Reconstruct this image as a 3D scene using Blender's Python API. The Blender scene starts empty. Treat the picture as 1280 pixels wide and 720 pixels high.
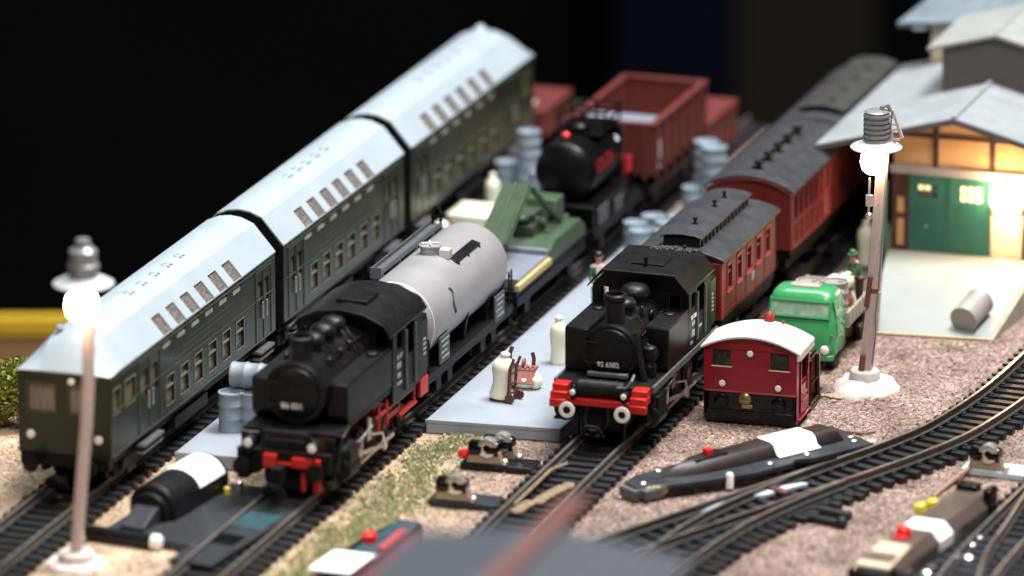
import bpy, bmesh, math, random
from mathutils import Vector, Matrix
random.seed(7)
R = math.radians
S = 0.1                       # every length below is in millimetres of the model railway; 1 unit = 1 cm
sc = bpy.context.scene
COL = sc.collection

# ------------------------------------------------------------------ camera, world, light, exposure
YAW, PITCH, FPX = R(17.97), R(16.1), 8676.7
CAM = Vector((656.7, -2114.9, 696.6))
cd = bpy.data.cameras.new('camera')
cam = bpy.data.objects.new('camera', cd)
COL.objects.link(cam)
fw = Vector((-math.sin(YAW) * math.cos(PITCH), math.cos(YAW) * math.cos(PITCH), -math.sin(PITCH)))
rt = Vector((math.cos(YAW), math.sin(YAW), 0))
up = rt.cross(fw)
m = Matrix((rt, up, -fw)).transposed().to_4x4()
m.translation = CAM * S
cam.matrix_world = m
cd.sensor_width = 36
cd.lens = FPX / 1280 * 36
cd.clip_start = 1
cd.clip_end = 5000
cd.dof.use_dof = True
cd.dof.focus_distance = (Vector((30, 62, 20)) - CAM).dot(fw) * S
cd.dof.aperture_fstop = 0.081
sc.camera = cam

w = bpy.data.worlds.new('World')
sc.world = w
w.use_nodes = True
w.node_tree.nodes['Background'].inputs[0].default_value = (0.75, 0.85, 1.0, 1)
w.node_tree.nodes['Background'].inputs[1].default_value = 0.03


def area(name, loc, target, sx, sy, power, colr):
    ld = bpy.data.lights.new(name, 'AREA')
    ld.shape = 'RECTANGLE'
    ld.size, ld.size_y = sx * S, sy * S
    ld.energy = power
    ld.color = colr
    o = bpy.data.objects.new(name, ld)
    COL.objects.link(o)
    o.location = Vector(loc) * S
    o.rotation_euler = (Vector(target) - Vector(loc)).to_track_quat('-Z', 'Y').to_euler()
    return o


area('hall_lamp_key', (300, 190, 1300), (0, 100, 0), 420, 420, 340000, (1.0, 0.97, 0.95))
area('hall_lamp_back', (-250, 420, 1350), (-40, 80, 0), 600, 500, 120000, (0.86, 0.94, 1.0))
area('hall_lamp_front', (350, -900, 1300), (0, 60, 0), 600, 400, 150000, (1.0, 0.96, 0.93))

sc.view_settings.view_transform = 'Standard'
sc.view_settings.look = 'None'
sc.view_settings.exposure = 0
sc.view_settings.gamma = 1
sc.cycles.use_denoising = True
sc.cycles.sample_clamp_indirect = 6
sc.cycles.max_bounces = 6


# ------------------------------------------------------------------ materials
MATS = {}


def pmat(name, col, rough=0.5, var=0.15, scale=2.0, metal=0.0, bump=0.0, bscale=None, spec=0.5, dust=0.0, dustcol=(0.35, 0.33, 0.3),
         col2=None, col2_amt=0.5, coat=0.0, stretch=None):
    mt = bpy.data.materials.new(name)
    mt.use_nodes = True
    nt = mt.node_tree
    N, L = nt.nodes, nt.links
    bs = N['Principled BSDF']
    geo = N.new('ShaderNodeNewGeometry')
    pos = geo.outputs['Position']
    if stretch:
        mp = N.new('ShaderNodeMapping')
        mp.inputs['Scale'].default_value = stretch
        L.new(pos, mp.inputs[0])
        pos = mp.outputs[0]
    nz = N.new('ShaderNodeTexNoise')
    nz.inputs['Scale'].default_value = scale
    nz.inputs['Detail'].default_value = 5
    nz.inputs['Roughness'].default_value = 0.65
    L.new(pos, nz.inputs['Vector'])
    mix = N.new('ShaderNodeMix')
    mix.data_type = 'RGBA'
    a = [max(0, c * (1 - var)) for c in col]
    b = [min(1, c * (1 + var)) for c in (col2 or col)]
    mix.inputs[6].default_value = (*a, 1)
    mix.inputs[7].default_value = (*b, 1)
    mr = N.new('ShaderNodeMapRange')
    mr.inputs[1].default_value = 0.3
    mr.inputs[2].default_value = 0.7
    L.new(nz.outputs['Fac'], mr.inputs[0])
    L.new(mr.outputs[0], mix.inputs[0])
    out = mix.outputs[2]
    if dust > 0:
        nz2 = N.new('ShaderNodeTexNoise')
        nz2.inputs['Scale'].default_value = scale * 2.3
        nz2.inputs['Detail'].default_value = 8
        L.new(geo.outputs['Position'], nz2.inputs['Vector'])
        mr2 = N.new('ShaderNodeMapRange')
        mr2.inputs[1].default_value = 0.4
        mr2.inputs[2].default_value = 0.75
        mr2.inputs[4].default_value = dust
        L.new(nz2.outputs['Fac'], mr2.inputs[0])
        mx2 = N.new('ShaderNodeMix')
        mx2.data_type = 'RGBA'
        L.new(mr2.outputs[0], mx2.inputs[0])
        L.new(out, mx2.inputs[6])
        mx2.inputs[7].default_value = (*dustcol, 1)
        out = mx2.outputs[2]
    L.new(out, bs.inputs['Base Color'])
    mrr = N.new('ShaderNodeMapRange')
    mrr.inputs[3].default_value = max(0.03, rough - 0.1)
    mrr.inputs[4].default_value = min(1, rough + 0.1)
    L.new(nz.outputs['Fac'], mrr.inputs[0])
    L.new(mrr.outputs[0], bs.inputs['Roughness'])
    bs.inputs['Metallic'].default_value = metal
    bs.inputs['Specular IOR Level'].default_value = spec
    bs.inputs['Coat Weight'].default_value = coat
    if bump > 0:
        nb = N.new('ShaderNodeTexNoise')
        nb.inputs['Scale'].default_value = bscale or scale * 6
        nb.inputs['Detail'].default_value = 4
        L.new(pos, nb.inputs['Vector'])
        bp = N.new('ShaderNodeBump')
        bp.inputs['Strength'].default_value = bump
        bp.inputs['Distance'].default_value = 0.03
        L.new(nb.outputs['Fac'], bp.inputs['Height'])
        L.new(bp.outputs[0], bs.inputs['Normal'])
    MATS[name] = mt
    return mt


def emat(name, col, strength):
    mt = bpy.data.materials.new(name)
    mt.use_nodes = True
    bs = mt.node_tree.nodes['Principled BSDF']
    bs.inputs['Base Color'].default_value = (*col, 1)
    bs.inputs['Emission Color'].default_value = (*col, 1)
    bs.inputs['Emission Strength'].default_value = strength
    MATS[name] = mt
    return mt


GREEN_A = pmat('coach_green_plastic', (0.0165, 0.022, 0.0105), 0.30, 0.18, 1.5, spec=0.35, bump=0.04, dust=0.05, dustcol=(0.10, 0.11, 0.08))
GREEN_A2 = pmat('coach_green_trim', (0.055, 0.066, 0.042), 0.4, 0.15, 2)
ROOF_A = pmat('coach_roof_pale_grey', (0.365, 0.425, 0.465), 0.42, 0.05, 0.5, bump=0.04, dust=0.2, dustcol=(0.31, 0.35, 0.37))
ROOF_MARK = pmat('roof_vent_grey', (0.28, 0.31, 0.33), 0.6, 0.1)
PANE_UP = pmat('coach_pane_brown', (0.15, 0.128, 0.118), 0.25, 0.55, 4.0, stretch=(1, 1, 3))
PANE_LO = pmat('coach_pane_olive', (0.13, 0.115, 0.07), 0.2, 0.7, 5.0)
PANE_CAB = pmat('cab_pane_brown', (0.15, 0.12, 0.10), 0.2, 0.5, 4.0, stretch=(6, 1, .3))
FRAME_A = pmat('window_frame_silver', (0.19, 0.19, 0.14), 0.4, 0.15, metal=0.2)
BLACK_P = pmat('underframe_black', (0.006, 0.006, 0.0065), 0.5, 0.3, 3, dust=0.2, dustcol=(0.03, 0.025, 0.022), spec=0.15)
BELLOW = pmat('gangway_rust_brown', (0.075, 0.035, 0.012), 0.7, 0.4, 3)
SKIRT = pmat('running_board_grey', (0.10, 0.10, 0.10), 0.5, 0.3, 3)
LOCO = pmat('loco_black_plastic', (0.0042, 0.0042, 0.0045), 0.40, 0.3, 2.0, bump=0.08, dust=0.1, dustcol=(0.02, 0.019, 0.019), spec=0.25)
LOCO_TOP = pmat('loco_black_dusty', (0.006, 0.006, 0.0065), 0.42, 0.3, 2.0, bump=0.1, dust=0.2, dustcol=(0.03, 0.028, 0.029), spec=0.3)
BOILER = pmat('boiler_black_brown', (0.009, 0.007, 0.007), 0.26, 0.3, 2.5, bump=0.1, dust=0.25, dustcol=(0.05, 0.038, 0.038), spec=0.4)
RED = pmat('bright_red_plastic', (0.50, 0.014, 0.009), 0.4, 0.12, 3)
RED_D = pmat('wheel_red', (0.34, 0.018, 0.014), 0.45, 0.3, 3, dust=0.2, dustcol=(0.10, 0.04, 0.03))
STEEL = pmat('bright_rod_steel', (0.80, 0.78, 0.75), 0.3, 0.15, 3, metal=0.85)
WHITE = pmat('white_plastic', (0.88, 0.87, 0.84), 0.4, 0.06, 3)
PLATE_W = pmat('plate_lettering_white', (0.86, 0.87, 0.88), 0.5, 0.05, 3)
TANK = pmat('tank_silver_lilac', (0.36, 0.35, 0.355), 0.38, 0.06, 0.8, metal=0.25, bump=0.03)
TANK_RIM = pmat('tank_rim_pale', (0.62, 0.58, 0.58), 0.35, 0.05, 1, metal=0.2)
TEAL = pmat('emblem_teal', (0.01, 0.07, 0.07), 0.5, 0.2)
SIGN_G = pmat('wagon_sign_grey', (0.075, 0.085, 0.095), 0.6, 0.15, 3)
SIGN_L = pmat('wagon_sign_lines', (0.30, 0.33, 0.35), 0.6, 0.1)
OLIVE = pmat('olive_green_plastic', (0.047, 0.080, 0.043), 0.5, 0.16, 1.5, bump=0.05, dust=0.2, dustcol=(0.09, 0.115, 0.08))
OLIVE_D = pmat('olive_green_dark', (0.04, 0.06, 0.035), 0.55, 0.25, 2)
WOODY = pmat('yellow_wood_edge', (0.44, 0.36, 0.16), 0.6, 0.25, 3, stretch=(4, 1, 4))
DECKG = pmat('deck_blue_grey', (0.19, 0.21, 0.25), 0.55, 0.12, 2)
BLK_TANK = pmat('tank_gloss_black', (0.0035, 0.0035, 0.004), 0.36, 0.2, 2, spec=0.2)
REDLET = pmat('tank_letter_red', (0.55, 0.02, 0.03), 0.5, 0.1)
LBL_B = pmat('label_pale_blue', (0.52, 0.58, 0.62), 0.5, 0.08)
GOND = pmat('gondola_oxide_red', (0.125, 0.024, 0.021), 0.5, 0.18, 1.5, bump=0.05, dust=0.2, dustcol=(0.17, 0.06, 0.05))
COACH_R = pmat('coach_dark_red', (0.14, 0.016, 0.014), 0.42, 0.12, 1.5, dust=0.15, dustcol=(0.30, 0.07, 0.05))
COACH_RF = pmat('coach_window_red', (0.34, 0.04, 0.03), 0.42, 0.1, 2)
COACH_RD = pmat('coach_door_red', (0.26, 0.06, 0.042), 0.5, 0.12, 2)
ROOF_C = pmat('coach_roof_slate', (0.036, 0.039, 0.044), 0.42, 0.2, 1.2, bump=0.08, dust=0.35, dustcol=(0.08, 0.084, 0.092))
ROOF_C3 = pmat('coach_roof_brown_grey', (0.036, 0.034, 0.031), 0.5, 0.2, 1.2, dust=0.3, dustcol=(0.12, 0.11, 0.10))
PANE_D = pmat('dark_pane', (0.030, 0.016, 0.014), 0.12, 0.5, 4)
COAL = pmat('coal', (0.06, 0.06, 0.065), 0.6, 0.8, 12, bump=0.6, bscale=14)
MAROON = pmat('shunter_maroon', (0.24, 0.0035, 0.014), 0.3, 0.1, 1.5, coat=0.15)
PINKRED = pmat('shunter_hood_faded', (0.40, 0.05, 0.06), 0.45, 0.15, 2, dust=0.35, dustcol=(0.42, 0.22, 0.20))
BLK_G = pmat('gloss_black_enamel', (0.003, 0.003, 0.0033), 0.22, 0.3, 3, coat=0.2, bump=0.1, spec=0.22)
CREAMW = pmat('roof_cream_white', (0.70, 0.655, 0.61), 0.4, 0.07, 1.2, dust=0.15, dustcol=(0.60, 0.5, 0.42))
BRASS = pmat('old_brass', (0.30, 0.25, 0.10), 0.35, 0.3, 5, metal=0.7)
TRUCK = pmat('truck_green_plastic', (0.042, 0.27, 0.095), 0.3, 0.08, 1.2, coat=0.15)
TRUCK_G = pmat('truck_pane', (0.20, 0.32, 0.23), 0.12, 0.35, 2.5)
BEDG = pmat('truck_bed_grey', (0.33, 0.315, 0.28), 0.55, 0.15, 3)
TYRE = pmat('tyre_black', (0.007, 0.007, 0.0075), 0.6, 0.3, 4)
DRUM_B = pmat('drum_blue_grey', (0.235, 0.29, 0.335), 0.5, 0.1, 2, bump=0.05, dust=0.1)
DRUM_G = pmat('drum_warm_grey', (0.30, 0.285, 0.275), 0.5, 0.1, 2, bump=0.05)
CREAM = pmat('cream_plastic', (0.80, 0.775, 0.60), 0.4, 0.05, 2)
BROWN = pmat('brown_plastic', (0.115, 0.035, 0.026), 0.45, 0.2, 3)
BROWN2 = pmat('cart_red_brown', (0.30, 0.105, 0.085), 0.5, 0.25, 4)
PLAT = pmat('platform_grey', (0.285, 0.32, 0.36), 0.55, 0.1, 0.5, bump=0.08, bscale=5, dust=0.2, dustcol=(0.30, 0.32, 0.335))
PLAT_E = pmat('platform_edge_light', (0.36, 0.39, 0.42), 0.6, 0.2, 3)
SLEEPER = pmat('sleeper_black_plastic', (0.011, 0.0125, 0.014), 0.5, 0.35, 4, dust=0.25, dustcol=(0.045, 0.048, 0.052), spec=0.35)
RAIL = pmat('rail_dull_brown', (0.12, 0.108, 0.10), 0.4, 0.25, 2.5, metal=0.6)
RAIL_T = pmat('rail_top_bright', (0.52, 0.46, 0.42), 0.32, 0.2, 2, metal=0.85)
PM_BLK = pmat('motor_black_plastic', (0.007, 0.0075, 0.0085), 0.38, 0.3, 2, dust=0.25, dustcol=(0.03, 0.032, 0.036), spec=0.25)
PM_GRY = pmat('motor_slate_plate', (0.030, 0.034, 0.040), 0.42, 0.25, 1.5, dust=0.25, dustcol=(0.06, 0.064, 0.07), spec=0.22)
PM_TEAL = pmat('motor_teal_plate', (0.022, 0.065, 0.080), 0.45, 0.25, 2)
PM_BRN = pmat('motor_brown_cover', (0.085, 0.065, 0.055), 0.38, 0.15, 1.5)
PM_TAN_GLARE = pmat('motor_cap_tan_glare', (0.70, 0.56, 0.40), 0.22, 0.1, 1.5, coat=0.4)  # pale tan carries the reflection on the glossy front cap
PAPER = pmat('white_paper', (0.86, 0.87, 0.87), 0.7, 0.03, 3)
COIL = pmat('coil_bracket_tan', (0.36, 0.29, 0.22), 0.4, 0.2, 3, metal=0.3)
REDKN = pmat('red_knob', (0.75, 0.02, 0.015), 0.3, 0.05)
YEL = pmat('yellow_plug', (0.75, 0.60, 0.05), 0.35, 0.1)
PALEPL = pmat('pale_blue_plate', (0.52, 0.62, 0.65), 0.5, 0.1)
RUST = pmat('rusty_wire', (0.30, 0.18, 0.12), 0.6, 0.3, 4)
CORK = pmat('dry_moss_brown', (0.24, 0.175, 0.11), 0.9, 0.4, 6, bump=0.6)
MORTAR = pmat('dirty_plaster', (0.60, 0.575, 0.55), 0.8, 0.12, 2, bump=0.5, bscale=6, dust=0.3, dustcol=(0.42, 0.33, 0.26))
POST = pmat('lamp_post_grey_wood', (0.56, 0.47, 0.44), 0.5, 0.15, 3, stretch=(3, 3, .5), dust=0.25, dustcol=(0.33, 0.25, 0.22))
POSTRUST = pmat('post_rust_break', (0.20, 0.07, 0.045), 0.7, 0.4, 6)
LAMPG = pmat('lamp_cap_grey', (0.27, 0.27, 0.28), 0.35, 0.1, 3, metal=0.3)
SHADE = pmat('lamp_shade_white', (0.60, 0.61, 0.64), 0.4, 0.05, 3)
BULB = emat('bulb_warm_light', (1.0, 0.68, 0.40), 60)
BULB2 = emat('bulb_wall_light', (1.0, 0.70, 0.40), 85)
BULB3 = emat('bulb_post_light', (1.0, 0.68, 0.42), 42)
ROOF_S = pmat('shed_roof_pale', (0.24, 0.265, 0.28), 0.6, 0.14, 0.9, bump=0.1, dust=0.3, dustcol=(0.30, 0.315, 0.31))
ROOF_L = pmat('lantern_roof_pale', (0.27, 0.285, 0.27), 0.6, 0.1, 0.9)
ROOF_B = pmat('far_roof_blue_grey', (0.12, 0.15, 0.175), 0.6, 0.12, 0.8, dust=0.3, dustcol=(0.28, 0.32, 0.34))
LANT = pmat('lantern_wall_brown_grey', (0.105, 0.09, 0.08), 0.7, 0.12, 2, stretch=(1, 1, 4))
INFILL = pmat('shed_infill_ochre', (0.66, 0.37, 0.165), 0.7, 0.1, 1.2, bump=0.1, dust=0.2, dustcol=(0.55, 0.29, 0.12))
INFILL_C = pmat('shed_infill_cream', (0.72, 0.62, 0.44), 0.7, 0.08, 1.5)
TIMBER = pmat('timber_dark_brown', (0.055, 0.020, 0.012), 0.6, 0.25, 3)
LINTEL = pmat('lintel_grey', (0.33, 0.29, 0.27), 0.6, 0.1, 2)
DOOR = pmat('door_green', (0.026, 0.125, 0.095), 0.5, 0.1, 1.5)
PANE_LIT = emat('door_pane_lit', (1.0, 0.80, 0.42), 1.1)
PANE_RED = pmat('door_pane_brown', (0.16, 0.07, 0.05), 0.4, 0.3)
RAMP = pmat('ramp_pale_green_grey', (0.255, 0.285, 0.275), 0.6, 0.07, 0.6, bump=0.05, dust=0.15, dustcol=(0.32, 0.33, 0.31))
RAMP_S = pmat('ramp_edge_tan', (0.36, 0.33, 0.25), 0.8, 0.3, 3, bump=0.5)
PLANK = pmat('grey_plank', (0.10, 0.105, 0.115), 0.7, 0.25, 2)
SKIN = pmat('painted_skin', (0.58, 0.32, 0.24), 0.5, 0.08)
HAIR = pmat('painted_dark_hair', (0.03, 0.018, 0.012), 0.5, 0.2)
JACKET = pmat('green_coat', (0.035, 0.135, 0.055), 0.45, 0.25, 4)
SHIRT = pmat('white_shirt', (0.70, 0.70, 0.66), 0.5, 0.08)
TROUS = pmat('dark_brown_trousers', (0.045, 0.02, 0.014), 0.5, 0.2)
HUTR = pmat('hut_roof_slate', (0.058, 0.068, 0.082), 0.6, 0.08, 0.6, spec=0.2)
HUTW = pmat('hut_wall_ochre', (0.40, 0.30, 0.20), 0.7, 0.1)
RIDGE = pmat('ridge_beam_oxide', (0.13, 0.034, 0.024), 0.6, 0.15, 2)
HALL = pmat('hall_dark_cloth', (0.004, 0.004, 0.0045), 0.9, 0.3, 0.02, spec=0.1)
NAVY = pmat('hall_navy_cloth', (0.0025, 0.004, 0.011), 0.9, 0.2, 0.03, spec=0.1)
BRN_PANEL = pmat('hall_brown_panel', (0.020, 0.0155, 0.011), 0.8, 0.15, 0.03, spec=0.1)
YELB = pmat('barrier_yellow', (0.66, 0.42, 0.025), 0.5, 0.08, 0.1)
BRNB = pmat('barrier_brown', (0.34, 0.19, 0.08), 0.6, 0.15, 0.1)
TABLE = pmat('table_edge_wood', (0.20, 0.13, 0.08), 0.6, 0.2, 0.5)


def gravel_mat(name, island):
    """cork ballast: tan on one side of the layout, pinkish brown on the other, every granule its own tone"""
    mt = bpy.data.materials.new(name)
    mt.use_nodes = True
    nt = mt.node_tree
    N, L = nt.nodes, nt.links
    bs = N['Principled BSDF']
    bs.inputs['Roughness'].default_value = 0.85
    bs.inputs['Specular IOR Level'].default_value = 0.2
    geo = N.new('ShaderNodeNewGeometry')
    if island:
        fac = geo.outputs['Random Per Island']
    else:
        vo = N.new('ShaderNodeTexVoronoi')
        vo.inputs['Scale'].default_value = 11
        L.new(geo.outputs['Position'], vo.inputs['Vector'])
        sp = N.new('ShaderNodeSeparateColor')
        L.new(vo.outputs['Color'], sp.inputs[0])
        fac = sp.outputs[0]
        bp = N.new('ShaderNodeBump')
        bp.inputs['Strength'].default_value = 0.7
        bp.inputs['Distance'].default_value = 0.04
        bp.invert = True
        L.new(vo.outputs['Distance'], bp.inputs['Height'])
        L.new(bp.outputs[0], bs.inputs['Normal'])

    def ramp(cols):
        r = N.new('ShaderNodeValToRGB')
        el = r.color_ramp.elements
        while len(el) < len(cols):
            el.new(0.5)
        for i, c in enumerate(cols):
            el[i].position = i / (len(cols) - 1)
            el[i].color = (*c, 1)
        L.new(fac, r.inputs[0])
        return r.outputs[0]
    tan = ramp([(0.30, 0.20, 0.12), (0.52, 0.39, 0.26), (0.62, 0.48, 0.34), (0.44, 0.31, 0.19), (0.70, 0.58, 0.44)])
    pink = ramp([(0.085, 0.056, 0.044), (0.26, 0.185, 0.152), (0.35, 0.258, 0.217), (0.17, 0.112, 0.088), (0.52, 0.42, 0.37)])
    sx = N.new('ShaderNodeSeparateXYZ')
    L.new(geo.outputs['Position'], sx.inputs[0])
    nz = N.new('ShaderNodeTexNoise')
    nz.inputs['Scale'].default_value = 0.25
    nz.inputs['Detail'].default_value = 4
    L.new(geo.outputs['Position'], nz.inputs['Vector'])
    ma = N.new('ShaderNodeMath')
    ma.operation = 'MULTIPLY_ADD'
    ma.inputs[1].default_value = 5.0
    L.new(nz.outputs['Fac'], ma.inputs[0])
    ysc = N.new('ShaderNodeMath')
    ysc.operation = 'MULTIPLY_ADD'
    ysc.inputs[1].default_value = 0.28
    L.new(sx.outputs['Y'], ysc.inputs[0])
    L.new(sx.outputs['X'], ysc.inputs[2])
    L.new(ysc.outputs[0], ma.inputs[2])
    mr = N.new('ShaderNodeMapRange')
    mr.inputs[1].default_value = -5.0
    mr.inputs[2].default_value = 0.5
    L.new(ma.outputs[0], mr.inputs[0])
    mx = N.new('ShaderNodeMix')
    mx.data_type = 'RGBA'
    L.new(mr.outputs[0], mx.inputs[0])
    L.new(tan, mx.inputs[6])
    L.new(pink, mx.inputs[7])
    # broad stains
    nz2 = N.new('ShaderNodeTexNoise')
    nz2.inputs['Scale'].default_value = 0.6
    nz2.inputs['Detail'].default_value = 6
    L.new(geo.outputs['Position'], nz2.inputs['Vector'])
    mr2 = N.new('ShaderNodeMapRange')
    mr2.inputs[1].default_value = 0.3
    mr2.inputs[2].default_value = 0.7
    mr2.inputs[3].default_value = 0.55
    mr2.inputs[4].default_value = 1.2
    L.new(nz2.outputs['Fac'], mr2.inputs[0])
    hsv = N.new('ShaderNodeHueSaturation')
    L.new(mx.outputs[2], hsv.inputs['Color'])
    L.new(mr2.outputs[0], hsv.inputs['Value'])
    L.new(hsv.outputs[0], bs.inputs['Base Color'])
    return mt


GROUND = gravel_mat('cork_ground', False)
STONES = gravel_mat('cork_granules', True)


def ramp_mat(name, cols, rough=0.8):
    mt = bpy.data.materials.new(name)
    mt.use_nodes = True
    N, L = mt.node_tree.nodes, mt.node_tree.links
    bs = N['Principled BSDF']
    bs.inputs['Roughness'].default_value = rough
    bs.inputs['Specular IOR Level'].default_value = 0.2
    geo = N.new('ShaderNodeNewGeometry')
    r = N.new('ShaderNodeValToRGB')
    el = r.color_ramp.elements
    while len(el) < len(cols):
        el.new(0.5)
    for i, c in enumerate(cols):
        el[i].position = i / (len(cols) - 1)
        el[i].color = (*c, 1)
    L.new(geo.outputs['Random Per Island'], r.inputs[0])
    L.new(r.outputs[0], bs.inputs['Base Color'])
    return mt


FLOCK = ramp_mat('grass_flock', [(0.26, 0.29, 0.12), (0.44, 0.42, 0.22), (0.52, 0.48, 0.27), (0.34, 0.40, 0.24), (0.62, 0.58, 0.40)])
BUSHM = ramp_mat('bush_flock', [(0.08, 0.11, 0.015), (0.22, 0.25, 0.04), (0.34, 0.34, 0.07), (0.14, 0.17, 0.03)])


# ------------------------------------------------------------------ mesh helpers (millimetres)
def V3(p):
    return Vector(p)


SPLIT = {k: .05 for k in ('saddle wagon_sign stake rib step footplate_edge guard_step cab_step handrail hinge snow_guard label_board bunker_foot footstep_frame handle broken_joint boiler_fitting '
                          'ladder door_line roof_vent clerestory_vent board_rib side_timber skirt_relief').split()}
SPLIT['roof_vent'] = .12
SPLIT['boiler_fitting'] = .02


class MB:
    def __init__(self):
        self.v, self.f, self.marks = [], [], []

    def add(self, vs, fs):
        b = len(self.v)
        self.marks.append((b, len(self.f)))
        self.v += [tuple(p) for p in vs]
        self.f += [tuple(i + b for i in f) for f in fs]
        return self

    def box(self, x0, x1, y0, y1, z0, z1):
        vs = [(x, y, z) for z in (z0, z1) for y in (y0, y1) for x in (x0, x1)]
        return self.add(vs, [(0, 2, 3, 1), (4, 5, 7, 6), (0, 1, 5, 4), (2, 6, 7, 3), (0, 4, 6, 2), (1, 3, 7, 5)])

    def prism(self, pts, axis, a, b):
        n = len(pts)

        def mk(u, v, t):
            return {'x': (t, u, v), 'y': (u, t, v), 'z': (u, v, t)}[axis]
        vs = [mk(u, v, a) for u, v in pts] + [mk(u, v, b) for u, v in pts]
        fs = [tuple(range(n)), tuple(range(2 * n - 1, n - 1, -1))]
        fs += [(i, (i + 1) % n, n + (i + 1) % n, n + i) for i in range(n)]
        return self.add(vs, fs)

    def lathe(self, prof, o=(0, 0, 0), d=(0, 0, 1), n=24):
        """profile [(radius, distance along d)]"""
        o, d = V3(o), V3(d).normalized()
        a = d.orthogonal().normalized()
        b = d.cross(a)
        vs, fs = [], []
        for r, t in prof:
            for k in range(n):
                th = 2 * math.pi * k / n
                vs.append(o + d * t + (a * math.cos(th) + b * math.sin(th)) * max(r, 1e-4))
        for i in range(len(prof) - 1):
            for k in range(n):
                k2 = (k + 1) % n
                fs.append((i * n + k, i * n + k2, (i + 1) * n + k2, (i + 1) * n + k))
        fs.append(tuple(range(n - 1, -1, -1)))
        fs.append(tuple((len(prof) - 1) * n + k for k in range(n)))
        return self.add(vs, fs)

    def cyl(self, p, q, r, r2=None, n=20):
        p, q = V3(p), V3(q)
        return self.lathe([(r, 0), (r if r2 is None else r2, (q - p).length)], p, q - p, n)

    def tube(self, pts, r, n=8):
        for p, q in zip(pts[:-1], pts[1:]):
            self.cyl(p, q, r, n=n)
        return self

    def ball(self, c, rx, ry=None, rz=None, n=16, h=10):
        ry = rx if ry is None else ry
        rz = rx if rz is None else rz
        vs, fs = [(c[0], c[1], c[2] - rz)], []
        for i in range(1, h):
            ph = math.pi * i / h
            for k in range(n):
                th = 2 * math.pi * k / n
                vs.append((c[0] + rx * math.sin(ph) * math.cos(th), c[1] + ry * math.sin(ph) * math.sin(th), c[2] - rz * math.cos(ph)))
        vs.append((c[0], c[1], c[2] + rz))
        for k in range(n):
            k2 = (k + 1) % n
            fs.append((0, 1 + k2, 1 + k))
            for i in range(h - 2):
                fs.append((1 + i * n + k, 1 + i * n + k2, 1 + (i + 1) * n + k2, 1 + (i + 1) * n + k))
            fs.append((len(vs) - 1, 1 + (h - 2) * n + k, 1 + (h - 2) * n + k2))
        return self.add(vs, fs)

    def quad(self, a, b, c, d):
        return self.add([a, b, c, d], [(0, 1, 2, 3)])

    def slab(self, pts, th):
        """planar polygon given thickness along its normal (downwards)"""
        P = [V3(p) for p in pts]
        n = (P[1] - P[0]).cross(P[2] - P[0]).normalized()
        k = len(P)
        vs = P + [p - n * th for p in P]
        fs = [tuple(range(k)), tuple(range(2 * k - 1, k - 1, -1))] + [(i, (i + 1) % k, k + (i + 1) % k, k + i) for i in range(k)]
        return self.add(vs, fs)

    def holewall(self, O, U, W, w_, h_, rects, depth):
        """a wall with real openings and reveals; rects in (u0, u1, v0, v1)"""
        O, U, W = V3(O), V3(U).normalized(), V3(W).normalized()
        Nn = U.cross(W)
        us = sorted({0.0, float(w_)} | {float(x) for r in rects for x in r[:2]})
        vs_ = sorted({0.0, float(h_)} | {float(x) for r in rects for x in r[2:]})
        P = lambda u, v, d=0: O + U * u + W * v - Nn * d
        for i in range(len(us) - 1):
            for j in range(len(vs_) - 1):
                cu, cv = (us[i] + us[i + 1]) / 2, (vs_[j] + vs_[j + 1]) / 2
                if any(r[0] < cu < r[1] and r[2] < cv < r[3] for r in rects):
                    continue
                self.quad(P(us[i], vs_[j]), P(us[i + 1], vs_[j]), P(us[i + 1], vs_[j + 1]), P(us[i], vs_[j + 1]))
        for a, b, c, d in rects:
            cs = [(a, c), (b, c), (b, d), (a, d)]
            for k in range(4):
                p, q = cs[k], cs[(k + 1) % 4]
                self.quad(P(*p), P(*p, depth), P(*q, depth), P(*q))
        return self

    def ring(self, O, U, W, r, wd, proud):
        """rectangular frame of width wd standing proud of the wall"""
        O, U, W = V3(O), V3(U).normalized(), V3(W).normalized()
        Nn = U.cross(W)
        a, b, c, d = r

        def bar(u0, u1, v0, v1):
            vs = []
            for e in (-0.2, proud):
                for (u, v) in ((u0, v0), (u1, v0), (u1, v1), (u0, v1)):
                    vs.append(O + U * u + W * v + Nn * e)
            self.add(vs, [(3, 2, 1, 0), (4, 5, 6, 7), (0, 1, 5, 4), (1, 2, 6, 5), (2, 3, 7, 6), (3, 0, 4, 7)])
        bar(a - wd, b + wd, c - wd, c)
        bar(a - wd, b + wd, d, d + wd)
        bar(a - wd, a, c, d)
        bar(b, b + wd, c, d)
        return self

    def pane(self, O, U, W, r, depth):
        O, U, W = V3(O), V3(U).normalized(), V3(W).normalized()
        Nn = U.cross(W)
        P = lambda u, v: O + U * u + W * v - Nn * depth
        a, b, c, d = r
        return self.quad(P(a, c), P(b, c), P(b, d), P(a, d))

    def clusters(self, margin):
        """groups of primitives whose boxes touch"""
        ends = self.marks[1:] + [(len(self.v), len(self.f))]
        pr = []
        for (v0, f0), (v1, f1) in zip(self.marks, ends):
            q = self.v[v0:v1]
            pr.append([tuple(min(p[i] for p in q) - margin for i in range(3)), tuple(max(p[i] for p in q) + margin for i in range(3)), v0, v1, f0, f1])
        par = list(range(len(pr)))

        def find(i):
            while par[i] != i:
                par[i] = par[par[i]]
                i = par[i]
            return i
        for i in range(len(pr)):
            for j in range(i):
                if all(pr[i][0][k] <= pr[j][1][k] and pr[j][0][k] <= pr[i][1][k] for k in range(3)):
                    par[find(i)] = find(j)
        out = {}
        for i in range(len(pr)):
            out.setdefault(find(i), []).append(pr[i])
        return list(out.values())

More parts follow.
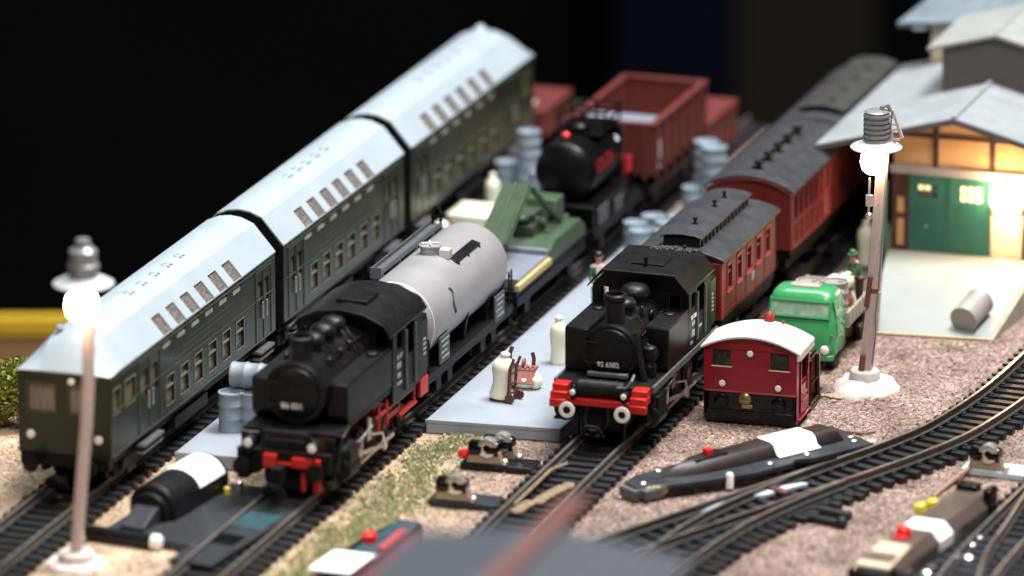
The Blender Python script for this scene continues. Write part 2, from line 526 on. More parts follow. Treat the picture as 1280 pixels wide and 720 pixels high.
    def build(self, name, mat, parent=None, *args, **kw):
        if name in SPLIT and parent is not None:
            cl = self.clusters(SPLIT[name])
            if len(cl) > 1:
                res = []
                for c in cl:
                    mb = MB()
                    for (_, _, v0, v1, f0, f1) in c:
                        mb.add(self.v[v0:v1], [tuple(i - v0 for i in f) for f in self.f[f0:f1]])
                    res.append(mb.build1(name, mat, parent, *args, **kw))
                return res[0]
        return self.build1(name, mat, parent, *args, **kw)

    def build1(self, name, mat, parent=None, loc=(0, 0, 0), bevel=0.0, smooth=38, rot=None, subsurf=0):
        me = bpy.data.meshes.new(name)
        me.from_pydata([(x * S, y * S, z * S) for x, y, z in self.v], [], self.f)
        bm = bmesh.new()
        bm.from_mesh(me)
        bmesh.ops.remove_doubles(bm, verts=bm.verts, dist=1e-4)
        bmesh.ops.recalc_face_normals(bm, faces=bm.faces)
        bm.to_mesh(me)
        bm.free()
        me.materials.append(mat)
        o = bpy.data.objects.new(name, me)
        COL.objects.link(o)
        o.parent = parent
        o.location = V3(loc) * S
        if rot:
            o.rotation_euler = rot
        if smooth:
            for p in me.polygons:
                p.use_smooth = True
            me.set_sharp_from_angle(angle=R(smooth))
        if bevel:
            md = o.modifiers.new('bevel', 'BEVEL')
            md.width = bevel * S
            md.segments = 2
            md.limit_method = 'ANGLE'
            md.angle_limit = R(35)
            md.harden_normals = False
        if subsurf:
            md = o.modifiers.new('sub', 'SUBSURF')
            md.levels = md.render_levels = subsurf
        return o


def tag(o, label=None, cat=None, group=None, kind=None):
    if label:
        o['label'] = label
    if cat:
        o['category'] = cat
    if group:
        o['group'] = group
    if kind:
        o['kind'] = kind
    return o


def thing(name, label, cat, loc=(0, 0, 0), rotz=0, group=None):
    o = bpy.data.objects.new(name, None)
    o.empty_display_size = 0.2
    COL.objects.link(o)
    o.location = V3(loc) * S
    o.rotation_euler = (0, 0, rotz)
    return tag(o, label, cat, group)


def dup_child(o, parent, dx=0, dy=0, dz=0, rotz=None):
    c = o.copy()
    COL.objects.link(c)
    c.parent = parent
    c.location = o.location + V3((dx, dy, dz)) * S
    if rotz is not None:
        c.rotation_euler = (0, 0, rotz)
    return c


def copy_tree(o, parent=None):
    c = o.copy()
    COL.objects.link(c)
    if parent:
        c.parent = parent
    for ch in list(o.children):
        copy_tree(ch, c)
    return c


def text(name, s, size, mat, parent, loc, rot, depth=0.05, align='CENTER'):
    cu = bpy.data.curves.new(name, 'FONT')
    cu.body = s
    cu.size = size * S
    cu.extrude = depth * S
    cu.align_x = align
    cu.align_y = 'CENTER'
    tmp = bpy.data.objects.new(name + '_tmp', cu)
    COL.objects.link(tmp)
    dg = bpy.context.evaluated_depsgraph_get()
    me = bpy.data.meshes.new_from_object(tmp.evaluated_get(dg))
    bpy.data.objects.remove(tmp)
    me.materials.clear()
    me.materials.append(mat)
    o = bpy.data.objects.new(name, me)
    COL.objects.link(o)
    o.parent = parent
    o.location = V3(loc) * S
    o.rotation_euler = rot
    return o


SIDE = (R(90), 0, R(90))      # lettering that faces +x
FRONT = (R(90), 0, 0)         # lettering that faces -y


def catmull(pts, step=2.0):
    P = [V3((p[0], p[1], 0)) for p in pts]
    P = [P[0] * 2 - P[1]] + P + [P[-1] * 2 - P[-2]]
    out = []
    for i in range(1, len(P) - 2):
        n = max(2, int((P[i + 1] - P[i]).length / step))
        for k in range(n):
            t = k / n
            a, b, c, d = P[i - 1], P[i], P[i + 1], P[i + 2]
            out.append(0.5 * ((2 * b) + (c - a) * t + (2 * a - 5 * b + 4 * c - d) * t * t + (3 * b - a - 3 * c + d) * t ** 3))
    out.append(P[-2])
    return out


def sweep(mb, path, prof):
    """closed profile [(lateral, z)] along a path in the ground plane"""
    n = len(prof)
    vs, fs = [], []
    for i, p in enumerate(path):
        t = (path[min(i + 1, len(path) - 1)] - path[max(i - 1, 0)]).normalized()
        s = V3((t.y, -t.x, 0))
        for u, z in prof:
            vs.append(p + s * u + V3((0, 0, z)))
    for i in range(len(path) - 1):
        for k in range(n):
            k2 = (k + 1) % n
            fs.append((i * n + k, i * n + k2, (i + 1) * n + k2, (i + 1) * n + k))
    fs.append(tuple(range(n)))
    fs.append(tuple((len(path) - 1) * n + k for k in range(n - 1, -1, -1)))
    mb.add(vs, fs)


def offset(path, d):
    out = []
    for i, p in enumerate(path):
        t = (path[min(i + 1, len(path) - 1)] - path[max(i - 1, 0)]).normalized()
        out.append(p + V3((t.y, -t.x, 0)) * d)
    return out


# ================================================================== SETTING
tag(MB().box(-212, 330, -760, 426, -30, 0).build('ground', GROUND), kind='structure')
tag(MB().box(-216, 334, -764, 430, -60, -30.5).build('table_edge_board', TABLE), 'wooden table frame carrying the gravel covered layout', 'table')

# the dark hall behind
hw = MB().box(-2600, 2600, 0, 40, -1800, 1900).build('hall_wall', HALL, None, (-650, 2400, 0), rot=(0, 0, YAW))
tag(hw, kind='structure')
tag(MB().box(-2600, 2600, -3600, 2600, -20, 0).build('hall_floor', HALL, None, (0, 0, -900)), kind='structure')


def hall_panel(name, label, cat, px0, px1, mat):
    d = 4300.0
    k = d / FPX
    # stands square to the viewing direction in the hall, in front of the far wall
    base = V3((CAM.x, CAM.y, 0)) + V3((-math.sin(YAW), math.cos(YAW), 0)) * d
    tag(MB().box((px0 - 640) * k, (px1 - 640) * k, 0, 25, -900, 500).build(name, mat, None, base, rot=(0, 0, YAW)), label, cat)


hall_panel('curtain', 'dark navy cloth hanging far behind the red open wagon', 'curtain', 775, 922, NAVY)
hall_panel('partition_panel', 'dark brown partition standing far behind the red coaches', 'partition', 930, 1108, BRN_PANEL)

bar = thing('barrier_board', 'blurred yellow topped brown board beyond the green coaches', 'barrier', (-345, 410, -104), YAW)
MB().box(-260, 260, 0, 6, -2.2, 5.6).build('top_rail', YELB, bar, bevel=0.5)
MB().box(-260, 260, 1, 5, -60, -2.4).build('board_panel', BRNB, bar)


# ------------------------------------------------------------------ gravel granules and flock (uncountable)
def in_rect(x, y, r):
    return r[0] < x < r[1] and r[2] < y < r[3]


def scatter_stones():
    vs, fs = [], []
    cnt = 0
    zones = [((-210, 180, -215, 60), 52000), ((-60, 180, 60, 200), 12000), ((-140, 20, 60, 430), 9000)]
    skip = [(-103, -58, -500, 480), (-160, -134, -500, 480)]
    for (x0, x1, y0, y1), n in zones:
        for _ in range(n):
            x, y = random.uniform(x0, x1), random.uniform(y0, y1)
            if (-127.5 < x < -103 and -56 < y < 320) or (-62 < x < -16 and 5 < y < 235) or (54 < x < 93 and 166 < y < 320):
                continue
            r = random.uniform(0.28, 0.62) * (random.uniform(1.4, 2.2) if random.random() < 0.07 else 1)
            a = random.uniform(0, 6.28)
            ca, sa = math.cos(a), math.sin(a)
            e = random.uniform(0.6, 1.0)
            b = len(vs)
            for (px, py, pz) in ((r, 0, 0.1), (-r, 0, 0.12), (0, r * e, 0.1), (0, -r * e, 0.05), (r * .2, r * .1, r * random.uniform(.6, 1.2))):
                vs.append(((x + px * ca - py * sa) * S, (y + px * sa + py * ca) * S, (pz - 0.03) * S))
            fs += [(b, b + 2, b + 4), (b + 2, b + 1, b + 4), (b + 1, b + 3, b + 4), (b + 3, b, b + 4)]
    me = bpy.data.meshes.new('gravel')
    me.from_pydata(vs, [], fs)
    me.materials.append(STONES)
    o = bpy.data.objects.new('gravel', me)
    COL.objects.link(o)
    tag(o, 'loose tan and pinkish granules spread between the tracks', 'gravel', kind='stuff')


scatter_stones()


def flock(name, n, where, size, mat, hmax):
    vs, fs = [], []
    for _ in range(n):
        p = where()
        if p is None:
            continue
        x, y, z0 = p
        b = len(vs)
        a = random.uniform(0, 6.28)
        s = size * random.uniform(0.6, 1.5)
        h = random.uniform(0.2, 1) * hmax
        dx, dy = math.cos(a) * s, math.sin(a) * s
        lx, ly = random.uniform(-.8, .8) * s, random.uniform(-.8, .8) * s
        vs += [((x - dx) * S, (y - dy) * S, z0 * S), ((x + dx) * S, (y + dy) * S, (z0 + h * .2) * S),
               ((x + dx * .6 + lx) * S, (y + dy * .6 + ly) * S, (z0 + h) * S), ((x - dx * .6 + lx) * S, (y - dy * .6 + ly) * S, (z0 + h * .8) * S)]
        fs.append((b, b + 1, b + 2, b + 3))
    me = bpy.data.meshes.new(name)
    me.from_pydata(vs, [], fs)
    me.materials.append(mat)
    o = bpy.data.objects.new(name, me)
    COL.objects.link(o)
    return o


GR = [(-61, -15, -47), (-61, -23, -42), (-58, -60, -33), (-56, -100, -29), (-58, -153, -30), (-64, -200, -32)]


def grass_pt():
    y = random.uniform(-200, 8)
    xl = -57 + 0.03 * y + 2.5 * math.sin(y * .12) + (4 if y > -10 else 0)
    xr = -33 + 0.02 * y + 2.5 * math.sin(y * .09 + 1) - (10 if y > -35 else 0)
    x = random.gauss((xl + xr) / 2, (xr - xl) * 0.27)
    if x < xl - 3 or x > xr + 3:
        return None
    if random.random() < 0.25 + 0.25 * math.sin(x * .5 + y * .21) + .1 * math.sin(y * .5):
        return None
    return x, y, 0


tag(flock('grass', 11000, grass_pt, 0.55, FLOCK, 1.5), 'yellowish green flock strip between two tracks', 'grass', kind='stuff')


# ------------------------------------------------------------------ tracks
def track(name, label, path, y_pitch=6.4, group='railway tracks', sl_range=None, sl_len=29):
    t = thing(name, label, 'railway track', (0, 0, 0), 0, group)
    for d in (-8.25, 8.25):
        rail_run(t, offset(path, d))
    # sleepers, one mesh copied along the line
    first = None
    acc, nxt = 0.0, 3.0
    for i in range(len(path) - 1):
        seg = (path[i + 1] - path[i]).length
        while acc + seg > nxt:
            u = (nxt - acc) / seg
            p = path[i].lerp(path[i + 1], u)
            tt = (path[i + 1] - path[i]).normalized()
            rz = math.atan2(tt.y, tt.x) - math.pi / 2
            nxt += y_pitch
            if sl_range and not (sl_range[0] < p.y < sl_range[1]):
                continue
            if first is None:
                mb = MB().box(-sl_len / 2, sl_len / 2, -1.5, 1.5, 0.2, 2.6)
                for sx in (-8.25, 8.25):
                    mb.box(sx - 2.1, sx + 2.1, -1.0, 1.0, 2.6, 3.2)
                first = mb.build('sleeper', SLEEPER, t, p, bevel=0.18, rot=(0, 0, rz))
            else:
                c = first.copy()
                COL.objects.link(c)
                c.parent = t
                c.location = V3((p.x + random.uniform(-.2, .2), p.y, 0)) * S
                c.rotation_euler = (0, 0, rz + random.uniform(-.012, .012))
        acc += seg
    return t


def rail_run(t, path):
    mb = MB()
    sweep(mb, path, [(-1.2, 3.2), (-1.2, 3.6), (-.35, 3.8), (-.35, 5.0), (-.55, 5.2), (-.55, 5.9), (.55, 5.9), (.55, 5.2), (.35, 5.0), (.35, 3.8), (1.2, 3.6), (1.2, 3.2)])
    r = mb.build('rail', RAIL, t, smooth=0)
    mb = MB()
    sweep(mb, path, [(-.5, 5.91), (-.42, 6.03), (.42, 6.03), (.5, 5.91)])
    mb.build('rail_top', RAIL_T, r, smooth=0)
    return r


def straight(x, y0, y1):
    return [V3((x, y0 + (y1 - y0) * k / 10, 0)) for k in range(11)]


track('railway_track', 'straight track under the green double-deck coaches', straight(-146.2, -260, 422), sl_range=(-230, 420))
track('railway_track', 'track under the black locomotive pulling the silver tank wagon', catmull([(-76.3, -260), (-76, -150), (-75.6, -60), (-75.8, 60), (-77, 200), (-77.5, 330), (-76.5, 422)], 10))
track('railway_track', 'track under the locomotive with white ringed buffers and red coaches', straight(2.8, -260, 422), sl_range=(-215, 400))
Dline = catmull([(123, 190), (121.3, 150), (118, 95), (110.7, 50), (101.5, 22), (91, -2), (80.5, -24), (58.5, -70), (36.6, -116), (13, -166)])
Dcur = catmull([(91, -2), (81.2, -25), (73, -47), (65.7, -72), (61, -100), (58.3, -131), (57, -180), (57, -230)])
Tsw = track('railway_track', 'curved track swinging past the long black motor with paper sticker', Dline, y_pitch=6.4, sl_range=(-170, 190))
# diverging leg of the turnout: its own rails and long sleepers
tb = thing('railway_track', 'branch track leaving the curved track towards the grey roof', 'railway track', (0, 0, 0), 0, 'railway tracks')
rail_run(tb, offset(Dcur, 8.25))
rail_run(tb, offset(Dcur, -8.25)[8:])
sl = [c for c in Tsw.children if c.name.startswith('sleeper')][0]
acc, nxt = 0, 18
for i in range(len(Dcur) - 1):
    seg = (Dcur[i + 1] - Dcur[i]).length
    acc += seg
    if acc > nxt:
        nxt += 6.4
        tt = (Dcur[i + 1] - Dcur[i]).normalized()
        c = sl.copy()
        COL.objects.link(c)
        c.parent = tb
        c.location = V3((Dcur[i].x + 1.2, Dcur[i].y, -0.4)) * S
        c.rotation_euler = (0, 0, math.atan2(tt.y, tt.x) - math.pi / 2 + math.pi)
mb = MB()
mb.prism([(63.5, -43), (70, -38), (76, -28), (80, -22), (77.5, -22), (66, -36), (58, -52), (55, -62)], 'z', 2.7, 4.2)
mb.build('crossing_plate', PALEPL, tb, bevel=.3)
mb = MB().box(-5, 5, -1.6, 1.6, 3.4, 5.0)
mb.build('check_plate', BROWN, tb, (72.5, -33, 0), bevel=.5, rot=(0, 0, R(-28)))
mb = MB().box(0, 13, -1.5, 1.5, .5, 2.8).box(0, 15, -9.5, -7, .5, 2.6)
mb.ball((14.5, -8.2, 2), 2)
mb.build('throw_bar', SLEEPER, Tsw, (88, -41, 0), bevel=.4, rot=(0, 0, R(-15)))
TE = track('railway_track', 'turnout track beside the brown covered motor with yellow plugs', catmull([(166, 70), (160.5, 20), (157.5, -10), (155.5, -47), (154.2, -84), (154.4, -103), (155, -160), (156, -230)]), y_pitch=6.4)
sw = rail_run(TE, catmull([(151.5, -15), (153, -44), (154.3, -77), (158, -103), (166, -150), (176, -200)]))
sw.name = 'switch_rail'
# dry scraps lying between the rails
mb = MB()
for i in range(9):
    a = i / 8
    mb.ball((-2 + a * 7 + random.uniform(-1, 1), -78 + a * 30, 3.6), 2.4, 3.2, 1.1, n=8, h=5)
tag(mb.build('moss_scrap', CORK), 'lumpy brown dry scrap lying between the rails ahead of a locomotive', 'debris')
mb = MB().tube([(-4.2, -75, 4.5), (-3.8, -55, 4.8), (-3.6, -38, 5.2), (-1.2, -28, 4.6)], .6)
tag(mb.build('bark_strip', CORK), 'thin tan strip lying along a rail beside the brown scrap', 'debris')


# ------------------------------------------------------------------ platforms
def platform(name, label, x0, x1, y0, y1, skew0=0):
    t = thing(name, label, 'platform', (0, 0, 0))
    h = 5.0
    pts = [(x0, y0), (x1, y0 + skew0), (x1, y1), (x0, y1)]
    MB().prism(pts, 'z', 0, h).build('slab', PLAT, t, bevel=0.5)
    mb = MB()
    mb.prism([(x0 - .15, y0 - .25), (x1 + .15, y0 + skew0 - .25), (x1 + .1, y0 + skew0 + .5), (x0 - .1, y0 + .5)], 'z', 3.6, h + .06)
    mb.build('front_lip', PLAT, t, bevel=0.25)
    mb = MB()
    for k in range(9):
        y = y0 + (y1 - y0) * (k + .5) / 9
        mb.box(x0 + .5, x1 - .5, y - .09, y + .09, h, h + .02)
    mb.build('joint_line', PLAT_E, t)
    return t


platform('station_platform', 'grey platform strip with drums beside the green coaches', -128.5, -101.5, -57, 315, 2)
platform('station_platform', 'wide grey platform with cream bottles beside the silver tank wagon', -61, -14.5, 3.5, 232, 4)


# ================================================================== ROLLING STOCK
WHEEL_PROF = [(4.9, 0), (5.4, .1), (5.4, .9), (4.7, 1.0), (4.7, 2.3), (4.0, 2.4), (3.7, 1.7), (1.3, 1.6), (1.2, 2.7)]


def bogie(parent, y, L=30, hw=11, mat=None, wheel_r=5.0):
    t = MB()
    for sx in (-1, 1):
        t.box(sx * hw - 1, sx * hw + 1, y - L / 2, y + L / 2, 8.5, 12.5)
        for yy in (y - L * .32, y + L * .32):
            t.box(sx * hw - 1.5, sx * hw + 1.5, yy - 2.6, yy + 2.6, 8.5, 12)
            t.cyl((sx * (hw + 1.4), yy, 10.8), (sx * (hw + 2.2), yy, 10.8), 1.6, n=12)
        t.box(sx * hw - 1.2, sx * hw + 1.2, y - 4, y + 4, 6.5, 9)
    b = t.box(-hw, hw, y - 3, y + 3, 10, 14).build('bogie', mat or BLACK_P, parent, bevel=.2)
    for yy in (y - L * .32, y + L * .32):
        for sx in (-1, 1):
            MB().lathe([(r * wheel_r / 5.4, d) for r, d in WHEEL_PROF], (sx * 6.8, yy, 6 + wheel_r - .4), (sx, 0, 0), 24).build('wheel', mat or BLACK_P, b)
    return b


def buffers(parent, y, z, sp=9.6, ln=4, r=2.3, mat=None, face=None, d=-1):
    for sx in (-1, 1):
        b = MB().lathe([(1.5, 0), (1.5, ln * .55), (1.0, ln * .55), (1.0, ln - .7), (r, ln - .6), (r, ln - .2), (r * .8, ln)], (sx * sp, y, z), (0, d, 0), 20)
        b = b.build('buffer', mat or BLACK_P, parent)
        if face:
            MB().lathe([(r * 1.06, 0), (r * 1.06, .35), (r * .86, .5), (r * .52, .5), (r * .5, 0.2)], (sx * sp, y + d * (ln - .35), z), (0, d, 0), 24).build('buffer_ring', face, b)


def coupling(parent, y, d=-1, z=11, mat=None):
    mb = MB().box(-1.2, 1.2, min(y, y + d * 7), max(y, y + d * 7), z - .6, z + .6)
    mb.tube([(-3, y + d * 6, z - 1), (-3.4, y + d * 8, z + .5), (-1.5, y + d * 9, z + 2.4), (1.5, y + d * 9, z + 2.4), (3.4, y + d * 8, z + .5), (3, y + d * 6, z - 1)], .6)
    mb.box(-4, 4, y + d * 6 - .6, y + d * 6 + .6, z - 2.2, z - 1.2)
    mb.build('coupling', mat or BLACK_P, parent, bevel=.2)


# ------------------------------------------------------------------ double-deck coaches
pane_e = pmat('eave_pane_pale', (.40, .38, .33), .4, .3, 3)


def dd_coach(y0, L, label, cabfront=False, cabrear=False, up0=0, low0=0, pitch=13.3, doors=((25, 41),), extra=(), bog=((22, 30),)):
    t = thing('double_deck_coach', label, 'coach', (-146.4, y0, 0), 0, 'green double-deck coaches')
    hw, zb, ze = 16.2, 18.0, 45.8
    # body: side wall towards +x has real openings
    O, U, W = (hw, 0, zb), (0, 1, 0), (0, 0, 1)
    lows = [(low0 + k * pitch, low0 + k * pitch + 7.4, 3.6, 13.2) for k in range(6)]
    ups = [(up0 + k * pitch - 1.0, up0 + k * pitch + 6.6, 23.6, 27.5) for k in range(6)]
    wins = lows + ups
    drs = []
    for a, b in doors:
        mid = (a + b) / 2
        drs += [(a + 2.4, mid - 1.3, 12.5, 21.5), (mid + 1.3, b - 2.4, 12.5, 21.5)]
    ex = [(a, b, 14.5, 22.5) for a, b in extra]
    mb = MB().holewall(O, U, W, L, ze - zb, lows + ups + drs + ex, 1.2)
    # opposite side, floor, ends
    mb.quad((-hw, 0, zb), (-hw, 0, ze), (-hw, L, ze), (-hw, L, zb))
    mb.quad((-hw, 0, zb), (-hw, L, zb), (hw, L, zb), (hw, 0, zb))
    ew = []
    if cabfront:
        ew = [(3.6, 13.0, 14.2, 23.6), (17.8, 25.0, 14.2, 23.6)]
    mb.holewall((-hw, 0, zb), (1, 0, 0), (0, 0, 1), 2 * hw, ze - zb, ew, 1.0)
    mb.quad((-hw, L, zb), (-hw, L, ze), (hw, L, ze), (hw, L, zb))
    body = mb.build('body', GREEN_A, t, smooth=0)
    for r in lows:
        p = MB().pane(O, U, W, r, 0.9).build('window', PANE_LO, t, smooth=0)
        fr = MB().ring(O, U, W, r, 0.35, 0.15)
        a, b, c, d = r
        fr.box(hw - .7, hw - .1, a, b, zb + c + 5.6, zb + c + 6.2)
        fr.build('frame', FRAME_A , p, smooth=0)
    for r in drs + ex:
        p = MB().pane(O, U, W, r, 0.8).build('door_window' if r in drs else 'window', PANE_CAB if r in drs else PANE_LO, t, smooth=0)
        if r in ex:
            MB().ring(O, U, W, r, 0.5, 0.15).build('frame', FRAME_A, p, smooth=0)
    for a, b in doors:
        mb = MB()
        mid = (a + b) / 2
        for x in (a, mid - .2, b - .4):
            mb.box(hw - .1, hw + .3, x, x + .45, zb + .4, ze - 2.5)
        mb.box(hw - .1, hw + .3, a, b + .05, ze - 2.7, ze - 2.2)
        d = mb.build('door', GREEN_A2, t, smooth=0)
        MB().box(hw + .2, hw + .8, mid - 2.2, mid - 1.6, zb + 8, zb + 14).box(hw + .2, hw + .8, mid + 1.6, mid + 2.2, zb + 8, zb + 14).build('handle', STEEL, d, bevel=.1)
        st = MB().box(hw - 2, hw + 1.6, a + 1, b - 1, 14.3, 15.3).box(hw - 2, hw + 1.2, a + 1, b - 1, 12, 12.8)
        st.build('step', SKIRT, t, bevel=.15)
    # thin mouldings along the side
    mb = MB()
    for z in (33.2, 44.2):
        mb.box(hw - .1, hw + .22, 2, L - 1, z, z + .35)
    mb.box(hw - .1, hw + .22, 1, L - 1, 18.2, 18.7)
    mb.build('moulding', GREEN_A2, t, smooth=0)
    mb = MB()
    for k, (a, b) in enumerate(((low0 + 8, low0 + 46), (low0 + 14, low0 + 60), (low0 + 20, low0 + 64))):
        mb.box(hw - .05, hw + .1, a, b, 35.4 + k * 1.9, 35.7 + k * 1.9)
    mb.build('side_lettering', GREEN_A2, t, smooth=0)
    # roof
    ov = .12
    h0 = 14 if cabfront else 0
    h1 = 13 if cabrear else 0
    prof = [(-hw - ov, ze), (-hw - .1, ze + .4), (-8.4, 55.4), (-4, 57.2), (0, 57.7), (4, 57.2), (8.4, 55.4), (hw + .1, ze + .4), (hw + ov, ze)]

    def sect(y, k):
        return [(x, y, ze + (z - ze) * k) for x, z in prof]
    rings = []
    if h0:
        for k, yy in ((0.0, -.6), (0.35, 2.2), (.68, 5.5), (.9, 9.5), (1, h0)):
            rings.append(sect(yy, max(k, .06)))
    else:
        rings.append(sect(-.4, 1))
    if h1:
        for k, yy in ((1, L - h1), (.92, L - 8.5), (.74, L - 4.5), (0.45, L - 1.5), (.06, L + .5)):
            rings.append(sect(yy, k))
    else:
        rings.append(sect(L + .4, 1))
    # the slope towards +x between y=h0 and y=L-h1 has real openings for the upper windows
    ys, ye = rings[4 if h0 else 0][0][1], rings[-5 if h1 else -1][0][1]
    mb = MB()
    n = len(prof)
    for i in range(len(rings) - 1):
        main = abs(rings[i][0][1] - ys) < 1e-6
        for k in range(n - 1):
            if main and k == n - 3:
                continue
            mb.quad(rings[i][k], rings[i][k + 1], rings[i + 1][k + 1], rings[i + 1][k])
        mb.quad(rings[i][0], rings[i + 1][0], rings[i + 1][-1], rings[i][-1])
    mb.add(rings[0], [tuple(range(n))])
    mb.add(rings[-1], [tuple(range(n))])
    A, B = V3((hw + .1, 0, ze + .4)), V3((8.4, 0, 55.4))
    SW = (B - A)
    O2 = (A.x, ys, A.z)
    ur = [(up0 + k * pitch - ys, up0 + k * pitch + 7.6 - ys, 0.0, SW.length * .60) for k in range(6)]
    mb.holewall(O2, (0, 1, 0), SW, ye - ys, SW.length, ur, 1.1)
    mb.build('roof', ROOF_A, t, smooth=20)
    for r in ur:
        MB().pane(O2, (0, 1, 0), SW, (r[0], r[1], 0.0, r[3]), .8).build('roof_window', PANE_UP, t, smooth=0)
    for r in ups:
        p = MB().pane(O, U, W, r, 0.5).build('eave_window', PANE_UP, t, smooth=0)
        MB().box(hw - .6, hw - .2, r[0], r[1], zb + r[2], zb + r[2] + 1.3).build('window_ledge', pane_e, p, smooth=0)
    mb = MB()
    for k in range(5):
        yy = L * .36 + k * L * .075
        for a, b in ((-1.6, -.5), (.5, 1.6)):
            mb.box(1.2 + a, 1.2 + b, yy - 1.6, yy - 1.0, 57.1, 57.85).box(1.2 + a, 1.2 + b, yy + 1.0, yy + 1.6, 57.1, 57.85)
        mb.box(-.6, -.2, yy - .8, yy + .8, 57.2, 57.9)
        mb.box(-12.6, -11.9, yy - 1, yy + 1, 50, 52)
    mb.build('roof_vent', ROOF_MARK, t, smooth=0)
    if not cabfront:
        q = [(x * .985, z - .5) for x, z in prof]
        MB().prism([(-hw + .3, zb + .3), (hw - .3, zb + .3)] + [(x, z) for x, z in reversed(q)], 'y', -.75, -.45).build('end_panel', BLACK_P, t, smooth=0)  # added black slab, paints the gap between coaches as dark as its shade
    # underframe
    MB().box(-13.5, 13.5, 2, L - 2, 13.5, 18.1).box(-14.5, 14.5, L * .4, L * .6, 9.5, 14).build('underframe', BLACK_P, t, bevel=.3)
    for y in bog:
        bogie(t, y, 30, 12)
    if cabfront:
        for r in ew:
            p = MB().pane((-hw, 0, zb), (1, 0, 0), (0, 0, 1), r, .8).build('cab_window', PANE_CAB, t, smooth=0)
            MB().ring((-hw, 0, zb), (1, 0, 0), (0, 0, 1), r, .5, .2).build('frame', GREEN_A2, p, smooth=0)
        for x in (-11.8, 11.8):
            MB().lathe([(1.5, 0), (1.5, .5), (1.1, .9), (.3, 1.0)], (x, 0, 24.2), (0, -1, 0), 16).build('headlight', WHITE, t)
        MB().lathe([(1.2, 0), (1.2, .5), (.9, .8), (.3, .9)], (2.6, 0, 43.2), (0, -1, 0), 16).build('headlight', WHITE, t)
        MB().box(-15.5, 15.5, -.6, 3, 14, 18.3).build('buffer_beam', BLACK_P, t, bevel=.3)
        buffers(t, -.5, 15.6, 10.2, 5, 2.8)
        coupling(t, -1, -1, 11)
        MB().lathe([(1.3, 0), (1.5, .8), (.9, 1.8), (.3, 2)], (-6, 12, 56.6), (0, 0, 1), 12).build('roof_vent', ROOF_MARK, t)
    if cabrear:
        MB().lathe([(2.2, 0), (2.2, 1.5), (1.2, 2.6), (.3, 3)], (-2, L - 10, 55.8), (0, 0, 1), 12).build('roof_vent', ROOF_A, t)
    else:
        # gangway to the next coach
        MB().prism([(-12, 16), (13.4, 16), (13.4, 43), (6.5, 49.6), (-6.5, 49.6), (-12, 43)], 'y', L, L + 8.2).build('gangway', BELLOW, t, bevel=.4)
    return t


dd_coach(-110, 156.6, 'front green double-deck coach with cab windows and two roof vent rows', True, False, 49.0, 50.5, 13.4, ((25, 45), (137, 152.5)), ((2.5, 8), (13, 22)), bog=(26, 134))
dd_coach(55.6, 128.4, 'middle green double-deck coach coupled between the two end coaches', False, False, 22.9, 27.4, 13.2, ((4.6, 20.6), (106.6, 122.6)), (), bog=(17, 113))
dd_coach(192.6, 145.6, 'blurred rear green double-deck coach with rounded roof end', False, True, 22.6, 25.6, 13.6, ((5, 20), (114, 128)), ((133, 140),), bog=(18, 124))


# ------------------------------------------------------------------ tank locomotives
def driver(parent, x, y, r, mat):
    s = 1 if x > 0 else -1
    rim = [(r - .2, 0), (r + .5, .1), (r + .5, .7), (r, .8), (r, 2.2), (r - .9, 2.3), (r - 1.0, 1.4), (1.9, 1.3), (1.8, 2.6), (.9, 2.7)]
    w_ = MB().lathe(rim, (x, y, 6 + r), (s, 0, 0), 32).build('wheel', mat, parent)
    mb = MB()
    for k in range(10):
        a = 2 * math.pi * k / 10
        mb.tube([(x + s * 1.8, y + 1.6 * math.cos(a), 6 + r + 1.6 * math.sin(a)), (x + s * 1.8, y + (r - .8) * math.cos(a), 6 + r + (r - .8) * math.sin(a))], .38, 6)
    mb.build('spoke', mat, w_)
    MB().lathe([(r + .06, .9), (r + .06, 2.25), (r - .5, 2.34)], (x, y, 6 + r), (s, 0, 0), 32).build('tyre', BLACK_P, w_)
    return w_


